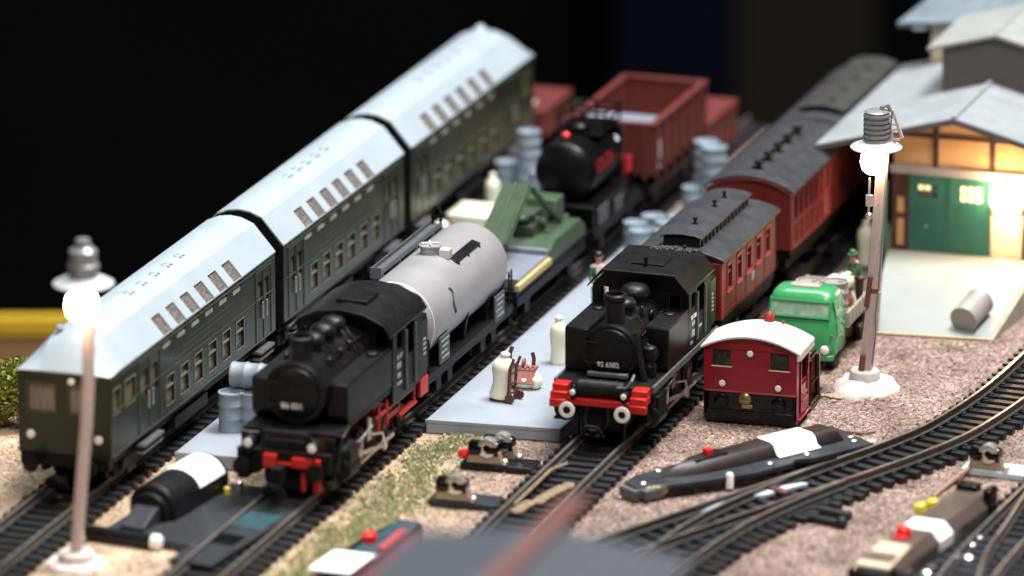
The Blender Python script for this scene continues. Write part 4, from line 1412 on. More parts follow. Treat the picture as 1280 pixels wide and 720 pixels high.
def tank_wagon_silver():
    t = thing('tank_wagon', 'silver tank wagon with dark walkway and small teal emblem', 'wagon', (-76.6, 8, 0), 0, 'goods wagons')
    L = 96
    r, zc = 14.6, 33.6
    prof = [(.3, 0), (6, .5), (10.5, 1.8), (13.2, 3.8), (r - .3, 6.2), (r, 8.5), (r, L - 10.5), (r - .3, L - 8.2), (13.2, L - 5.8), (10.5, L - 3.8), (6, L - 2.4), (.3, L - 2)]
    k = MB().lathe(prof, (0, 1, zc), (0, 1, 0), 56).build('tank', TANK, t, smooth=50)
    MB().lathe([(r + .02, -.5), (r + .16, -.3), (r + .16, .3), (r + .02, .5)], (0, 8, zc), (0, 1, 0), 56).build('tank_seam', TANK_RIM, k)
    d = MB().lathe([(3.4, 0), (3.4, 3.2), (3.9, 3.4), (3.9, 3.9), (.3, 4.1)], (0, 47, zc + r - 1), (0, 0, 1), 22).build('manhole', TANK, k)
    mb = MB()
    for q in range(4):
        a = q * math.pi / 2 + .4
        mb.tube([(0, 47, zc + r + 3.3), (3.2 * math.cos(a), 47 + 3.2 * math.sin(a), zc + r + 3.4)], .35, 6)
    mb.box(3.6, 7.2, 45.5, 49.5, zc + r - 1.5, zc + r + 1.7)
    mb.build('manhole_clamp', TANK_RIM, d, bevel=.12)
    # walkway along the far side of the tank top
    mb = MB().box(-12.8, -8.6, 21, 86, 46.6, 47.2)
    for y in (22, 40, 58, 76, 85):
        mb.prism([(-13, 46.6), (-8.4, 46.6), (-8.4, 45), (-11.5, 41)], 'y', y, y + .7)
    mb.box(-12.8, -12.4, 21, 86, 47.2, 48.6).box(-9, -8.6, 21, 86, 47.2, 48.4).box(-12.8, -8.6, 20.6, 21.2, 45, 49)
    mb.build('walkway', SIGN_G, t, bevel=.1)
    mb = MB().tube([(-12.2, 86, 38), (-12.2, 86, 51), (-11.4, 86.2, 53.4), (-10, 86.2, 53.4), (-9.2, 86, 51), (-9.2, 86, 38)], .55)
    mb.build('ladder_hoop', BLACK_P, t)
    # small shelf towards the viewer
    mb = MB().prism([(4.8, 46.6), (9.6, 45.0), (9.7, 45.6), (4.8, 47.2)], 'y', 47.5, 73)
    for y in (48.4, 59, 71):
        mb.prism([(5.2, 46.4), (10, 45.2), (10.3, 42.2)], 'y', y, y + .8)
    mb.build('step_shelf', PM_BLK, t, bevel=.12)
    # emblem: a slim double S stroke lying on the tank side
    pts = [(0, 4.6), (.9, 3.4), (1.0, 2.2), (.2, .9), (-.7, -.4), (-.6, -1.9), (.4, -3.2), (.9, -4.6)]
    mb = MB()
    ang = R(14)
    for off_y in (-.5, .55):
        for (a, b) in zip(pts[:-1], pts[1:]):
            P = []
            for (yy, zz) in (a, b):
                th = ang + zz / r
                P.append(V3((math.cos(th) * (r + .05), 30 + yy + off_y, zc + math.sin(th) * (r + .05))))
            mb.tube(P, .22, 6)
    mb.build('emblem', TEAL, k)
    wagon_frame(t, L, 13.2, 17, (18, 30, 66, 78))
    mb = MB()
    for y in (6, 24, 48, 72, 88):
        mb.prism([(-11.5, 17.6), (11.5, 17.6), (13.4, 28), (-13.4, 28)], 'y', y, y + 1.6)
    mb.build('saddle', BLACK_P, t)
    for y, z in ((20, 22.2), (80, 20.2)):
        s_ = MB().box(13.6, 14.3, y - 4.6, y + 5.4, z - 4, z + 5.4).build('wagon_sign', SIGN_G, t, bevel=.12)
        mb = MB()
        for q in range(4):
            mb.box(14.3, 14.42, y - 3.8 + (q % 2), y + 4.4 - (q * 7 % 3), z + 3.6 - q * 2.0, z + 4.2 - q * 2.0)
        mb.build('sign_lettering', SIGN_L, s_, smooth=0)
    for y in (2, L - 3):
        mb = MB().tube([(13.4, y, 30), (13.4, y, 11)], .4, 6).tube([(13.4, y + 3, 30), (13.4, y + 3, 11)], .4, 6)
        for z in (12, 16, 20, 24, 28):
            mb.tube([(13.4, y, z), (13.4, y + 3, z)], .35, 6)
        mb.box(12.8, 15.4, y - .6, y + 3.6, 10.6, 11.2)
        mb.build('ladder', BLACK_P, t)
    MB().tube([(8.4, L - 1.5, 34), (8.4, L + 1, 34)], .8).build('valve', TANK_RIM, t)


tank_wagon_silver()


def green_wagon():
    t = thing('flat_wagon', 'low flat wagon with green deck and yellow wood edge', 'wagon', (-76.9, 110, 0), 0, 'goods wagons')
    L = 80
    wagon_frame(t, L, 13.2, 17, (15, 66))
    MB().box(-13.6, 13.6, 0, L, 17.8, 20).build('deck', BLACK_P, t, bevel=.2)
    MB().box(-13, 13.2, 4, 38, 20, 23.6).box(-13, 13.0, 36, 38.4, 23.6, 25.6).build('deck_plate', DECKG, t, bevel=.25)
    MB().box(13.2, 15.0, -1, 37, 20.4, 22.8).build('wood_edge', WOODY, t, bevel=.3)
    MB().prism([(36, 20), (80, 20), (80, 24), (74, 27.4), (44, 27.4), (38, 25)], 'x', -13.5, 13.8).build('side_cover', OLIVE, t, bevel=.4)
    g = thing('loading_crane', 'olive green crane with folded arm standing on the low flat wagon', 'crane', (-76.9, 110, 0))
    # folded arm: broad inclined plate, apex, strut down to the machine
    mb = MB()
    mb.slab([(-7.6, 22.5, 32.4), (3.6, 17, 31.6), (5.4, 40, 48.6), (-4.6, 40.5, 47.6)], 1.0)
    mb.slab([(3.6, 17, 32.2), (4.7, 18.4, 31), (6.4, 41.4, 47.6), (5.4, 40, 49.2)], 1.0)
    mb.slab([(-1.8, 20, 32.6), (-1.2, 19.6, 32.6), (.6, 40.2, 48.9), (0, 40.2, 48.9)], .9)
    mb.build('arm', OLIVE, g, bevel=.2)
    MB().slab([(5.0, 40, 48.4), (7.4, 41, 46.8), (9.8, 66, 28.4), (7.4, 66, 29.6)], 1.6).build('strut', OLIVE, g, bevel=.25)
    MB().cyl((3.6, 40.6, 47), (7.2, 40.6, 47), .7).build('pivot', OLIVE_D, g)
    mb = MB().lathe([(8.4, 0), (8.4, 1.5), (7.6, 2)], (0, 58, 27.2), (0, 0, 1), 24)
    mb.box(-8, 4, 50, 60, 28.6, 34.5).box(-3, 5.5, 44, 52, 27.4, 31.6)
    mb.build('machine_body', OLIVE_D, g, bevel=.5)
    mb = MB().prism([(60, 27.2), (71, 27.2), (71, 37), (62, 37)], 'x', -3, 8.6)
    mb.build('operator_cab', OLIVE, g, bevel=.4)
    mb = MB().lathe([(1.9, -3), (1.9, 3)], (4.5, 53, 31), (1, 0, 0), 14).ball((1, 47, 33.6), 2.6, 3.6, 1.6)
    mb.tube([(-4, 52, 34), (-3, 44, 36), (2, 36, 40)], .55)
    mb.build('hydraulic_part', OLIVE, g)
    MB().box(-9, 9, 52, 76, 26.8, 28.2).build('base', OLIVE, g, bevel=.2)


green_wagon()


def tank_wagon_black():
    t = thing('tank_wagon', 'glossy black tank wagon with red lettering and railed platform', 'wagon', (-77, 202, 0), 0, 'goods wagons')
    L, r, zc = 60, 11.4, 36.6
    prof = [(.3, 0), (6, .6), (9.4, 1.8), (r - .2, 3.2), (r, 4.4), (r, 34), (r - .4, 36), (8, 37.5), (.3, 38)]
    k = MB().lathe(prof, (0, 4, zc), (0, 1, 0), 48).build('tank', BLK_TANK, t, smooth=50)
    # red painted word, blurred beyond reading in the photograph
    mb = MB()
    for q in range(5):
        y0 = 11 + q * 4.2
        for (a, b, th0, th1) in ((0, .8, .02, .36), (2.3, 3.1, .02, .36), (0, 3.1, .30, .36) if q % 2 else (0, 3.1, .02, .08), (.6, 2.6, .16, .22)):
            P = [V3((math.cos(h) * (r + .06), y0 + yy, zc + math.sin(h) * (r + .06))) for h, yy in ((th0, a), (th0, b), (th1, b), (th1, a))]
            mb.quad(*P)
    mb.build('red_lettering', REDLET, k, smooth=0)
    for y0 in (12, 31):
        mb = MB().slab([(8.6, y0, 43.2), (10.2, y0, 41.6), (10.2, y0 + 11, 41.6), (8.6, y0 + 11, 43.2)], .5)
        mb.build('label_board', LBL_B, t)
    wagon_frame(t, L, 13, 17, (12, 48))
    MB().box(-12.6, 12.6, 2, 44, 17.6, 25.6).box(-13, 13, 1, 45, 25.4, 26.2).build('cradle', BLK_TANK, t, bevel=.3)
    MB().box(13.0, 13.5, 6, 18, 18, 24.6).box(13.0, 13.5, 26, 36, 17, 23).build('wagon_sign', SIGN_G, t, bevel=.15)
    # railed platform and dome
    d = MB().lathe([(4.4, 0), (4.4, 4), (3.4, 5)], (0, 24, zc + r - 1.2), (0, 0, 1), 22).build('manhole', BLK_TANK, k)
    MB().lathe([(1.5, 0), (1.6, 1.2), (.8, 2)], (-2.6, 17, zc + r - .6), (0, 0, 1), 12).build('red_valve', REDKN, k)
    mb = MB().box(-9, 9, 20, 46, zc + r - .4, zc + r + .1)
    for x in (-9, 0, 9):
        for y in (28, 46):
            mb.tube([(x, y, zc + r), (x, y, zc + r + 6.5)], .5, 6)
    for z in (3.4, 6.5):
        mb.tube([(-9, 28, zc + r + z), (-9, 46, zc + r + z), (9, 46, zc + r + z), (9, 28, zc + r + z)], .5, 6)
    mb.tube([(-9, 28, zc + r + 6.5), (9, 28, zc + r + 6.5)], .5, 6)
    mb.build('platform_railing', BLK_TANK, t)
    mb = MB().box(-10, 10, 44, 46, 18, 46).box(-11, 11, 46, 58, 17.8, 19)
    for s in (-1, 1):
        mb.tube([(s * 10.4, 58, 19), (s * 10.4, 58, 33), (s * 10.4, 46, 33)], .6, 6)
        mb.tube([(s * 10.4, 52, 19), (s * 10.4, 52, 33)], .5, 6)
    mb.build('brake_platform', BLACK_P, t, bevel=.15)
    MB().lathe([(1.6, 0), (1.6, 1)], (6, 57, 30), (1, 0, 0), 14).box(10.8, 11.3, 48, 54, 27, 33).build('red_panel', REDLET, t)


tank_wagon_black()


def gondola():
    t = thing('gondola_wagon', 'open oxide red high sided wagon with pale sheet inside', 'wagon', (-76.4, 266, 0), 0, 'goods wagons')
    L, hw, z0, z1 = 68, 16, 22.4, 41.2
    th = 1.3
    mb = MB()
    for s in (-1, 1):
        x0, x1 = sorted((s * hw, s * (hw - th)))
        mb.box(x0, x1, 0, L, z0, z1)
    mb.box(-hw + th, hw - th, 0, th, z0, z1).box(-hw + th, hw - th, L - th, L, z0, z1)
    mb.build('body', GOND, t, bevel=.2)
    MB().box(-hw + th, hw - th, th, L - th, z0, z0 + 2).build('load_floor', GOND, t)
    mb = MB()
    for s in (-1, 1):
        x0, x1 = sorted((s * (hw - 1.7), s * (hw + .9)))
        mb.box(x0, x1, -.6, L + .6, z1, z1 + 1.2)
    mb.box(-hw - .9, hw + .9, -.7, 1.7, z1 - .02, z1 + 1.18).box(-hw - .9, hw + .9, L - 1.7, L + .7, z1 - .02, z1 + 1.18)
    mb.build('top_rim', GOND, t, bevel=.25)
    mb = MB()
    for s in (-1, 1):
        for k in range(7):
            y = 2 + k * (L - 5) / 6
            x0, x1 = sorted((s * hw, s * (hw + 1.0)))
            mb.box(x0, x1, y, y + 1.6, z0 - 2, z1)
    for x in (-13, -5, 4, 12):
        mb.box(x, x + 1.4, -.8, 0, z0 - 2, z1)
    mb.build('stake', GOND, t, bevel=.15)
    mb = MB()
    for (y, z, a, b) in ((4.4, 31, 1.6, 5), (7.4, 27, 1.4, 7), (4, 23.5, 4, 1.4), (13, 30, 1.2, 6)):
        mb.box(hw, hw + .15, y, y + a, z, z + b)
    mb.build('side_lettering', LBL_B, t, smooth=0)
    MB().prism([(2, 40.6), (17, 40.2), (17, 40.9), (2, 41.3)], 'x', -12.5, 12.8).build('pale_sheet', DECKG, t)
    MB().box(-12, 12.4, 2.2, 16.5, 21.6, 40.1).build('load', GOND, t, bevel=.3)
    wagon_frame(t, L, 14, 17, (14, 54))


gondola()


def low_red_wagon(x, y, L, ztop, label):
    t = thing('flat_wagon', label, 'wagon', (x, y, 0), 0, 'goods wagons')
    MB().box(-15.6, 15.6, 0, L, 9, ztop).build('body', GOND, t, bevel=.4)
    mb = MB()
    for k in range(5):
        yy = 1 + k * (L - 3) / 4
        mb.box(15.6, 16.3, yy, yy + 1.3, 9, ztop - .5)
    for xx in (-14, -5, 4, 13):
        mb.box(xx, xx + 1.3, -.7, 0, 9, ztop - .5)
    mb.build('stake', GOND, t, bevel=.1)
    MB().box(-16.2, 16.2, -.8, L + .8, ztop, ztop + 1.1).build('top_rim', GOND, t, bevel=.2)
    MB().box(1, 9, 1, L * .35, ztop + 1.1, ztop + 1.6).build('pale_sheet', PAPER, t, bevel=.1)
    MB().box(-12, 12, 2, L - 2, 6.2, 9).build('underframe', BLACK_P, t)


low_red_wagon(-146.4, 352, 36, 19, 'blurred red wagon beyond the end of the green coaches')
low_red_wagon(-76.4, 338, 40, 23, 'blurred red wagon directly behind the open oxide red wagon')


# ------------------------------------------------------------------ red coaches
def coach_body(t, L, hw, zb, ze, crown, wins, roofmat, seams=()):
    O, U, W = (hw, 0, zb), (0, 1, 0), (0, 0, 1)
    mb = MB().holewall(O, U, W, L, ze - zb, wins, 1.0)
    mb.quad((-hw, 0, zb), (-hw, 0, ze), (-hw, L, ze), (-hw, L, zb)).quad((-hw, 0, zb), (-hw, L, zb), (hw, L, zb), (hw, 0, zb))
    arc = [(x, ze + (crown - ze) * (1 - (x / hw) ** 2) ** .8) for x in [-hw + 2 * hw * k / 16 for k in range(17)]]
    for y in (0, L):
        mb.prism([(-hw, zb), (hw, zb)] + [(x, z) for x, z in reversed(arc)], 'y', y, y + (.8 if y == 0 else -.8))
    mb.build('body', COACH_R, t, smooth=0)
    ov = 1.6
    o = [(x * (hw + 1.2) / hw, z + .1) for x, z in arc]
    i = [(x, z + .9) for x, z in reversed(o)]
    rf = MB().prism(o + i, 'y', -ov, L + ov).build('roof', roofmat, t, bevel=.15, smooth=45)
    return rf, O, U, W


def coach_front():
    t = thing('passenger_coach', 'red coach with raised roof lantern behind the locomotive', 'coach', (2.9, 87, 0), 0, 'red passenger coaches')
    L, hw, zb, ze = 68, 15.4, 23.5, 44.2
    wins = [(7 + k * 11.9, 12 + k * 11.9, 9.2, 17.6) for k in range(5)]
    rf, O, U, W = coach_body(t, L, hw, zb, ze, 47.3, wins, ROOF_C)
    for r in wins:
        p = MB().pane(O, U, W, r, .8).build('window', PANE_D, t, smooth=0)
        fr = MB().ring(O, U, W, r, .75, .3)
        a, b, c, d = r
        pts = [(a - .75, zb + d), (b + .75, zb + d), (b + .4, zb + d + 1.2), ((a + b) / 2, zb + d + 1.8), (a - .4, zb + d + 1.2)]
        fr.prism(pts, 'x', hw - .1, hw + .28)
        fr.box(hw - .7, hw - .2, a, b, zb + c + 5.4, zb + c + 6.1).box(hw - .1, hw + .6, a - .9, b + .9, zb + c - 1.3, zb + c - .6)
        fr.build('frame', COACH_RF, p, smooth=0, bevel=.08)
    mb = MB()
    for z in (32.0, 25.0):
        mb.box(hw - .1, hw + .22, .5, L - .5, z, z + .45)
    for y in (.4, 17.5, 29.5, 41.3, 53.2, L - .9):
        mb.box(hw - .1, hw + .2, y, y + .4, zb, 32)
    mb.build('moulding', COACH_R, t, smooth=0)
    MB().box(hw, hw + .15, 37, 40.5, 27.6, 30.6).build('side_plate', SIGN_L, t)
    mb = MB().box(-hw + .3, hw - .3, -.5, .1, 24, 43.6)
    mb.build('end_panel', COACH_R, t, bevel=.2)
    MB().box(hw - 3.4, hw + .3, -.4, 1.8, 23.6, 44).build('corner_post', COACH_RF, t, bevel=.3)
    # roof lantern
    mb = MB().box(-6.6, 6.6, 3, L - 5, 45.6, 51.2).build('clerestory', LOCO_TOP, rf, bevel=.15)
    prof = [(-7.5, 51.0), (-5, 51.8), (0, 52.2), (5, 51.8), (7.5, 51.0), (7.5, 51.6), (5, 52.4), (0, 52.8), (-5, 52.4), (-7.5, 51.6)]
    MB().prism(prof, 'y', 1.8, L - 4).build('clerestory_roof', ROOF_C, rf, bevel=.12, smooth=45)
    mbs = MB()
    for k in range(13):
        mbs.box(6.5, 7.0, 5 + k * 4.6, 6.6 + k * 4.6, 47.2, 50.9)
    mbs.build('clerestory_vent', BLACK_P, rf, smooth=0)
    mbs = MB()
    for k in range(9):
        mbs.lathe([(.9, 0), (.9, .7), (.4, 1.6)], (8.5, 6 + k * 6.6, 46.0), (0, 0, 1), 8)
    for y in (16, 40, 52):
        mbs.lathe([(1.2, 0), (1.2, .3), (.5, .4), (.5, 1.6), (.9, 1.7), (.9, 2.3), (.3, 2.4)], (1, y, 52.5), (0, 0, 1), 12)
    mbs.lathe([(.6, 0), (.6, 1.8), (.3, 2)], (2, 0, 47.4), (0, 0, 1), 8)
    mbs.build('roof_vent', LOCO_TOP, rf)
    wagon_frame(t, L, 13, 19.6, (12, 56))
    MB().box(-15, 15, 1, L - 1, 20.5, 23.6).box(12.6, 15.6, 3, L - 3, 13, 13.8).build('sole_bar', BLACK_P, t, bevel=.2)


coach_front()


def coach_mid():
    t = thing('passenger_coach', 'red coach with five roof ventilators and pale red door', 'coach', (2.4, 176, 0), 0, 'red passenger coaches')
    L, hw, zb, ze = 79, 15.4, 24.5, 45.4
    wins = [(4 + k * 6.6, 8.6 + k * 6.6, 10.4, 18.6) for k in range(5)] + [(55 + k * 7, 60 + k * 7, 10.4, 18.6) for k in range(3)] + [(44, 49, 10.5, 18.8)]
    rf, O, U, W = coach_body(t, L, hw, zb, ze, 50.4, wins, ROOF_C)
    for r in wins:
        p = MB().pane(O, U, W, r, .6).build('window', COACH_R if r[0] < 40 else COACH_RF, t, smooth=0)
        MB().ring(O, U, W, r, .45, .22).build('frame', COACH_R if r[0] < 40 else COACH_RF, p, smooth=0)
    mb = MB()
    for y in [1 + k * 6.6 for k in range(7)] + [54 + k * 7 for k in range(4)]:
        mb.box(hw - .1, hw + .5, y, y + .9, zb, ze - .4)
    mb.box(hw - .1, hw + .45, .5, L - .5, 33.0, 33.8).box(hw - .1, hw + .7, .5, L - .5, zb, zb + .8)
    mb.build('rib', COACH_R, t, bevel=.1)
    d = MB().box(hw - .1, hw + .6, 42.5, 43.5, zb + .8, ze).box(hw - .1, hw + .6, 49.5, 50.5, zb + .8, ze).box(hw - .1, hw + .35, 43.5, 49.5, zb + .8, zb + 9.8)
    d.build('door', COACH_RD, t, bevel=.1)
    arc = [(x, 45.4 + 5.0 * (1 - (x / 15.6) ** 2) ** .8) for x in [-15.6 + 31.2 * k / 16 for k in range(17)]]
    MB().prism([(x, z - .9) for x, z in arc] + [(x, z + .05) for x, z in reversed(arc)], 'y', -1.7, -.1).build('end_arch', COACH_R, t, bevel=.1)
    MB().prism([(-15.6, 24.5), (15.6, 24.5)] + [(x, z - 1) for x, z in reversed(arc)], 'y', -.4, .1).build('end_panel', COACH_R, t)
    MB().box(hw - 2.6, hw + .5, -.8, 1, 24.5, 45).build('corner_post', COACH_R, t, bevel=.3)
    mb = MB()
    for k in range(5):
        y = 9 + k * 12.6
        mb.lathe([(1.7, 0), (1.7, .5), (.8, .7), (.8, 2.0), (1.9, 2.2), (1.9, 3.2), (.4, 3.6)], (1.0, y, 50.9), (0, 0, 1), 12)
        mb.box(-1.6, .6, y - .8, y + .8, 50.9, 52)
    mb.lathe([(.8, 0), (.8, .6), (.3, .9)], (8, 10, 49.6), (0, 0, 1), 8).lathe([(.8, 0), (.8, .6), (.3, .9)], (8, 34, 49.6), (0, 0, 1), 8)
    mb.build('roof_vent', LOCO_TOP, rf)
    wagon_frame(t, L, 13, 20, (14, 64))
    MB().box(-15, 15, 1, L - 1, 21, 24.6).box(12.6, 15.6, 4, 24, 12.6, 13.4).box(12.6, 15.6, 42, 52, 12.6, 13.4).build('sole_bar', BLACK_P, t, bevel=.2)


coach_mid()


def coach_far():
    t = thing('passenger_coach', 'blurred last coach with brown grey roof at the far end', 'coach', (1.0, 268, 0), 0, 'red passenger coaches')
    L, hw, zb, ze = 84, 15.4, 23.5, 43.6
    wins = [(8 + k * 10, 13 + k * 10, 9, 17) for k in range(7)]
    rf, O, U, W = coach_body(t, L, hw, zb, ze, 48.4, wins, ROOF_C)
    for r in wins:
        p = MB().pane(O, U, W, r, .7).build('window', PANE_D, t, smooth=0)
        MB().ring(O, U, W, r, .5, .25).build('frame', COACH_R, p, smooth=0)
    MB().box(-7.5, 7.5, 9, L, 47, 49.6).build('clerestory', BLACK_P, rf, bevel=.2)
    prof = [(-9, 49.4), (-5, 50.8), (0, 51.2), (5, 50.8), (9, 49.4), (9, 50.2), (5, 51.6), (0, 52.0), (-5, 51.6), (-9, 50.2)]
    MB().prism(prof, 'y', 8, L + 1.5).build('clerestory_roof', ROOF_C3, rf, bevel=.1, smooth=45)
    mb = MB()
    for k in range(4):
        mb.lathe([(1.2, 0), (1.2, .8), (.4, 1.4)], (2, 16 + k * 17, 51.8), (0, 0, 1), 10)
    mb.build('roof_vent', LOCO_TOP, rf)
    wagon_frame(t, L, 13, 19.6, (14, 70))
    MB().box(-15, 15, 1, L - 1, 20.4, 23.6).build('sole_bar', BLACK_P, t, bevel=.2)


coach_far()


# ------------------------------------------------------------------ red shunter
SHGLASS = pmat('shunter_pane', (0.028, 0.026, 0.022), 0.08, 0.9, 5, spec=.7)


def shunter():
    t = thing('shunting_locomotive', 'dark red toy shunter with white curved roof standing on the gravel', 'locomotive', (40.6, 45.6, 0), R(2))
    hw, L = 16.2, 18
    zf = 11.6
    ze, zc = 26.2, 30.8
    arc = [(x, ze + (zc - ze) * (1 - (x / hw) ** 2)) for x in [-hw + 2 * hw * k / 20 for k in range(21)]]
    wf = [(3.0, 9.4, 9.0, 15.0), (23.0, 29.6, 8.8, 14.8)]
    mb = MB().holewall((-hw, 0, zf), (1, 0, 0), (0, 0, 1), 2 * hw, ze - zf, wf, .9)
    mb.add([(x, 0, z) for x, z in arc], [tuple(range(21))])
    mb.holewall((hw, 0, 3.2), (0, 1, 0), (0, 0, 1), L, ze - 3.2, [(5.5, 14, 11.8, 21)], .8)
    mb.holewall((-hw, L, 3.2), (0, -1, 0), (0, 0, 1), L, ze - 3.2, [(5, 13, 12, 20.6)], .8)
    mb.holewall((hw, L, zf), (-1, 0, 0), (0, 0, 1), 2 * hw, ze - zf, [(3, 9.6, 8, 14), (23, 29.4, 8, 14)], .8)
    mb.add([(x, L, z) for x, z in arc], [tuple(range(20, -1, -1))])
    mb.build('cab', MAROON, t, smooth=0)
    for r in wf:
        g = MB().pane((-hw, 0, zf), (1, 0, 0), (0, 0, 1), r, .7).build('window', SHGLASS, t, smooth=0)
        MB().ring((-hw, 0, zf), (1, 0, 0), (0, 0, 1), r, .35, .2).build('window_frame', MAROON, g, smooth=0, bevel=.08)
        MB().box(-hw + r[0] - .4, -hw + r[1] + .4, -.35, 0, zf + r[2] - .5, zf + r[2] - .1).build('sill', CREAMW, g, bevel=.1)
    MB().box(hw, hw + .5, 4.4, 15.2, 4.2, 14).box(hw, hw + .5, 4.4, 5.4, 14, 25).box(hw, hw + .5, 14.2, 15.2, 14, 25).build('side_door', MAROON, t, bevel=.15)
    mb = MB().box(hw + .5, hw + .9, 6, 13, 8, 8.6).box(hw + .5, hw + .9, 6, 13, 10.4, 11).box(hw + .5, hw + 1.1, 12.6, 13.2, 9, 17)
    mb.build('door_trim', PINKRED, t, bevel=.1)
    # interior
    MB().box(-12, 12, 8, 12, 11.6, 20).box(-5, 3, 9, 14, 20, 24).build('cab_interior', BLACK_P, t, bevel=.5)
    # black lower front with bevelled corners, beam relief, brass hook
    mb = MB().prism([(-hw - .4, 1.8), (-hw + 1.6, -.2), (hw - 1.2, -.2), (hw - .2, .8), (hw - .2, 4), (-hw - .4, 4)], 'z', .6, zf)
    mb.build('front_skirt', BLK_G, t, bevel=.35)
    mb = MB()
    for s in (-1, 1):
        mb.lathe([(2.6, 0), (2.6, .6), (2.0, 1.0), (1.2, 1.1)], (s * 10, 0, 8.2), (0, -1, 0), 20)
    mb.box(-15, 15, -.6, -.1, 4.4, 5.2).lathe([(.5, 0), (.4, .6)], (-5.5, -.2, 3.2), (0, -1, 0), 8).lathe([(.5, 0), (.4, .6)], (3.4, -.2, 3.6), (0, -1, 0), 8)
    mb.build('skirt_relief', BLK_G, t, bevel=.15)
    mb = MB().lathe([(2.3, 0), (2.3, .7), (1.7, 1.2), (.4, 1.6)], (-1.6, -.2, 9.4), (0, -1, 0), 20).box(-2.6, 1.2, -1.4, -.2, 6.3, 7.6)
    mb.build('coupling_hook', BRASS, t, bevel=.2)
    MB().box(-hw + .5, hw - .3, -.35, .3, zf - .2, zf + .35).build('worn_edge', PINKRED, t, bevel=.1)
    for (x, z) in ((-9.6, 14.5), (9.9, 14.2), (0, 25.6)):
        l = MB().lathe([(1.15, 0), (1.15, .8), (.9, 1.1), (.2, 1.2)], (x, 0, z), (0, -1, 0), 20).build('headlight', WHITE, t)
        MB().lathe([(1.5, 0), (1.5, .6), (1.2, .7)], (x, .1, z), (0, -1, 0), 20).box(x - .9, x + .9, -.7, 0, z + 1.4, z + 2.1).build('lamp_ring', MAROON, l, bevel=.1)
    # roof
    o = [(x * 1.06, z + .15) for x, z in arc]
    i = [(x, z + 1.0) for x, z in reversed(o)]
    rf = MB().prism(o + i, 'y', -1.6, L + 1.6).build('roof', CREAMW, t, bevel=.25, smooth=45)
    MB().box(hw * 1.04 - .5, hw * 1.06 + .5, -1.2, L + 1.4, 24.2, 27.2).build('roof_gutter', CREAMW, rf, bevel=.3)
    mb = MB().lathe([(.8, 0), (.8, .8), (1.4, 1.2), (1.9, 2.6), (1.7, 4.0), (1.0, 5.2), (.3, 5.8)], (1.8, L + 1, 29.5), (0, 0, 1), 14)
    mb.lathe([(.6, 0), (.6, 3.2), (.3, 3.6)], (6.6, L + 1, 28.6), (0, 0, 1), 8).box(-1.5, 9, L, L + 2, 29, 30.2)
    mb.build('bell', RED_D, rf, bevel=.1)
    # bonnet beyond the cab, steps and frame
    MB().box(-9.5, 9.5, L, L + 19, 4, 18.4).build('bonnet', PINKRED, t, bevel=.9)
    MB().box(9.5, 15.8, L + 13.5, L + 18, 2.6, 16.8).build('battery_box', PINKRED, t, bevel=.5)
    mb = MB().tube([(16, L + 1, 3), (16, L + 1, 18), (15.6, L + 3, 19), (15.4, L + 11, 19), (15.6, L + 13, 18), (16, L + 13.5, 3)], .8)
    mb.tube([(16, L + 1, 10), (16, L + 13.5, 10)], .5)
    mb.box(9.5, 16.4, L, L + 20, 2.6, 3.8).box(14, 16.4, L + 2, L + 12, .9, 1.8)
    mb.build('hand_railing', BLK_G, t)
    MB().box(-15.8, 15.8, 2, L + 20, .9, 3.6).build('frame', BLK_G, t, bevel=.3)
    MB().box(hw - .2, hw + 1.0, .5, L - 1, 2.6, 3.5).build('running_board', MAROON, t, bevel=.2)
    for y in (7, 28):
        for s in (-1, 1):
            MB().lathe([(3.6, 0), (3.9, .2), (3.9, 1), (3.0, 1.2), (1.2, 1.5)], (s * 8, y, 3.9), (s, 0, 0), 20).build('wheel', BLK_G, t)


shunter()


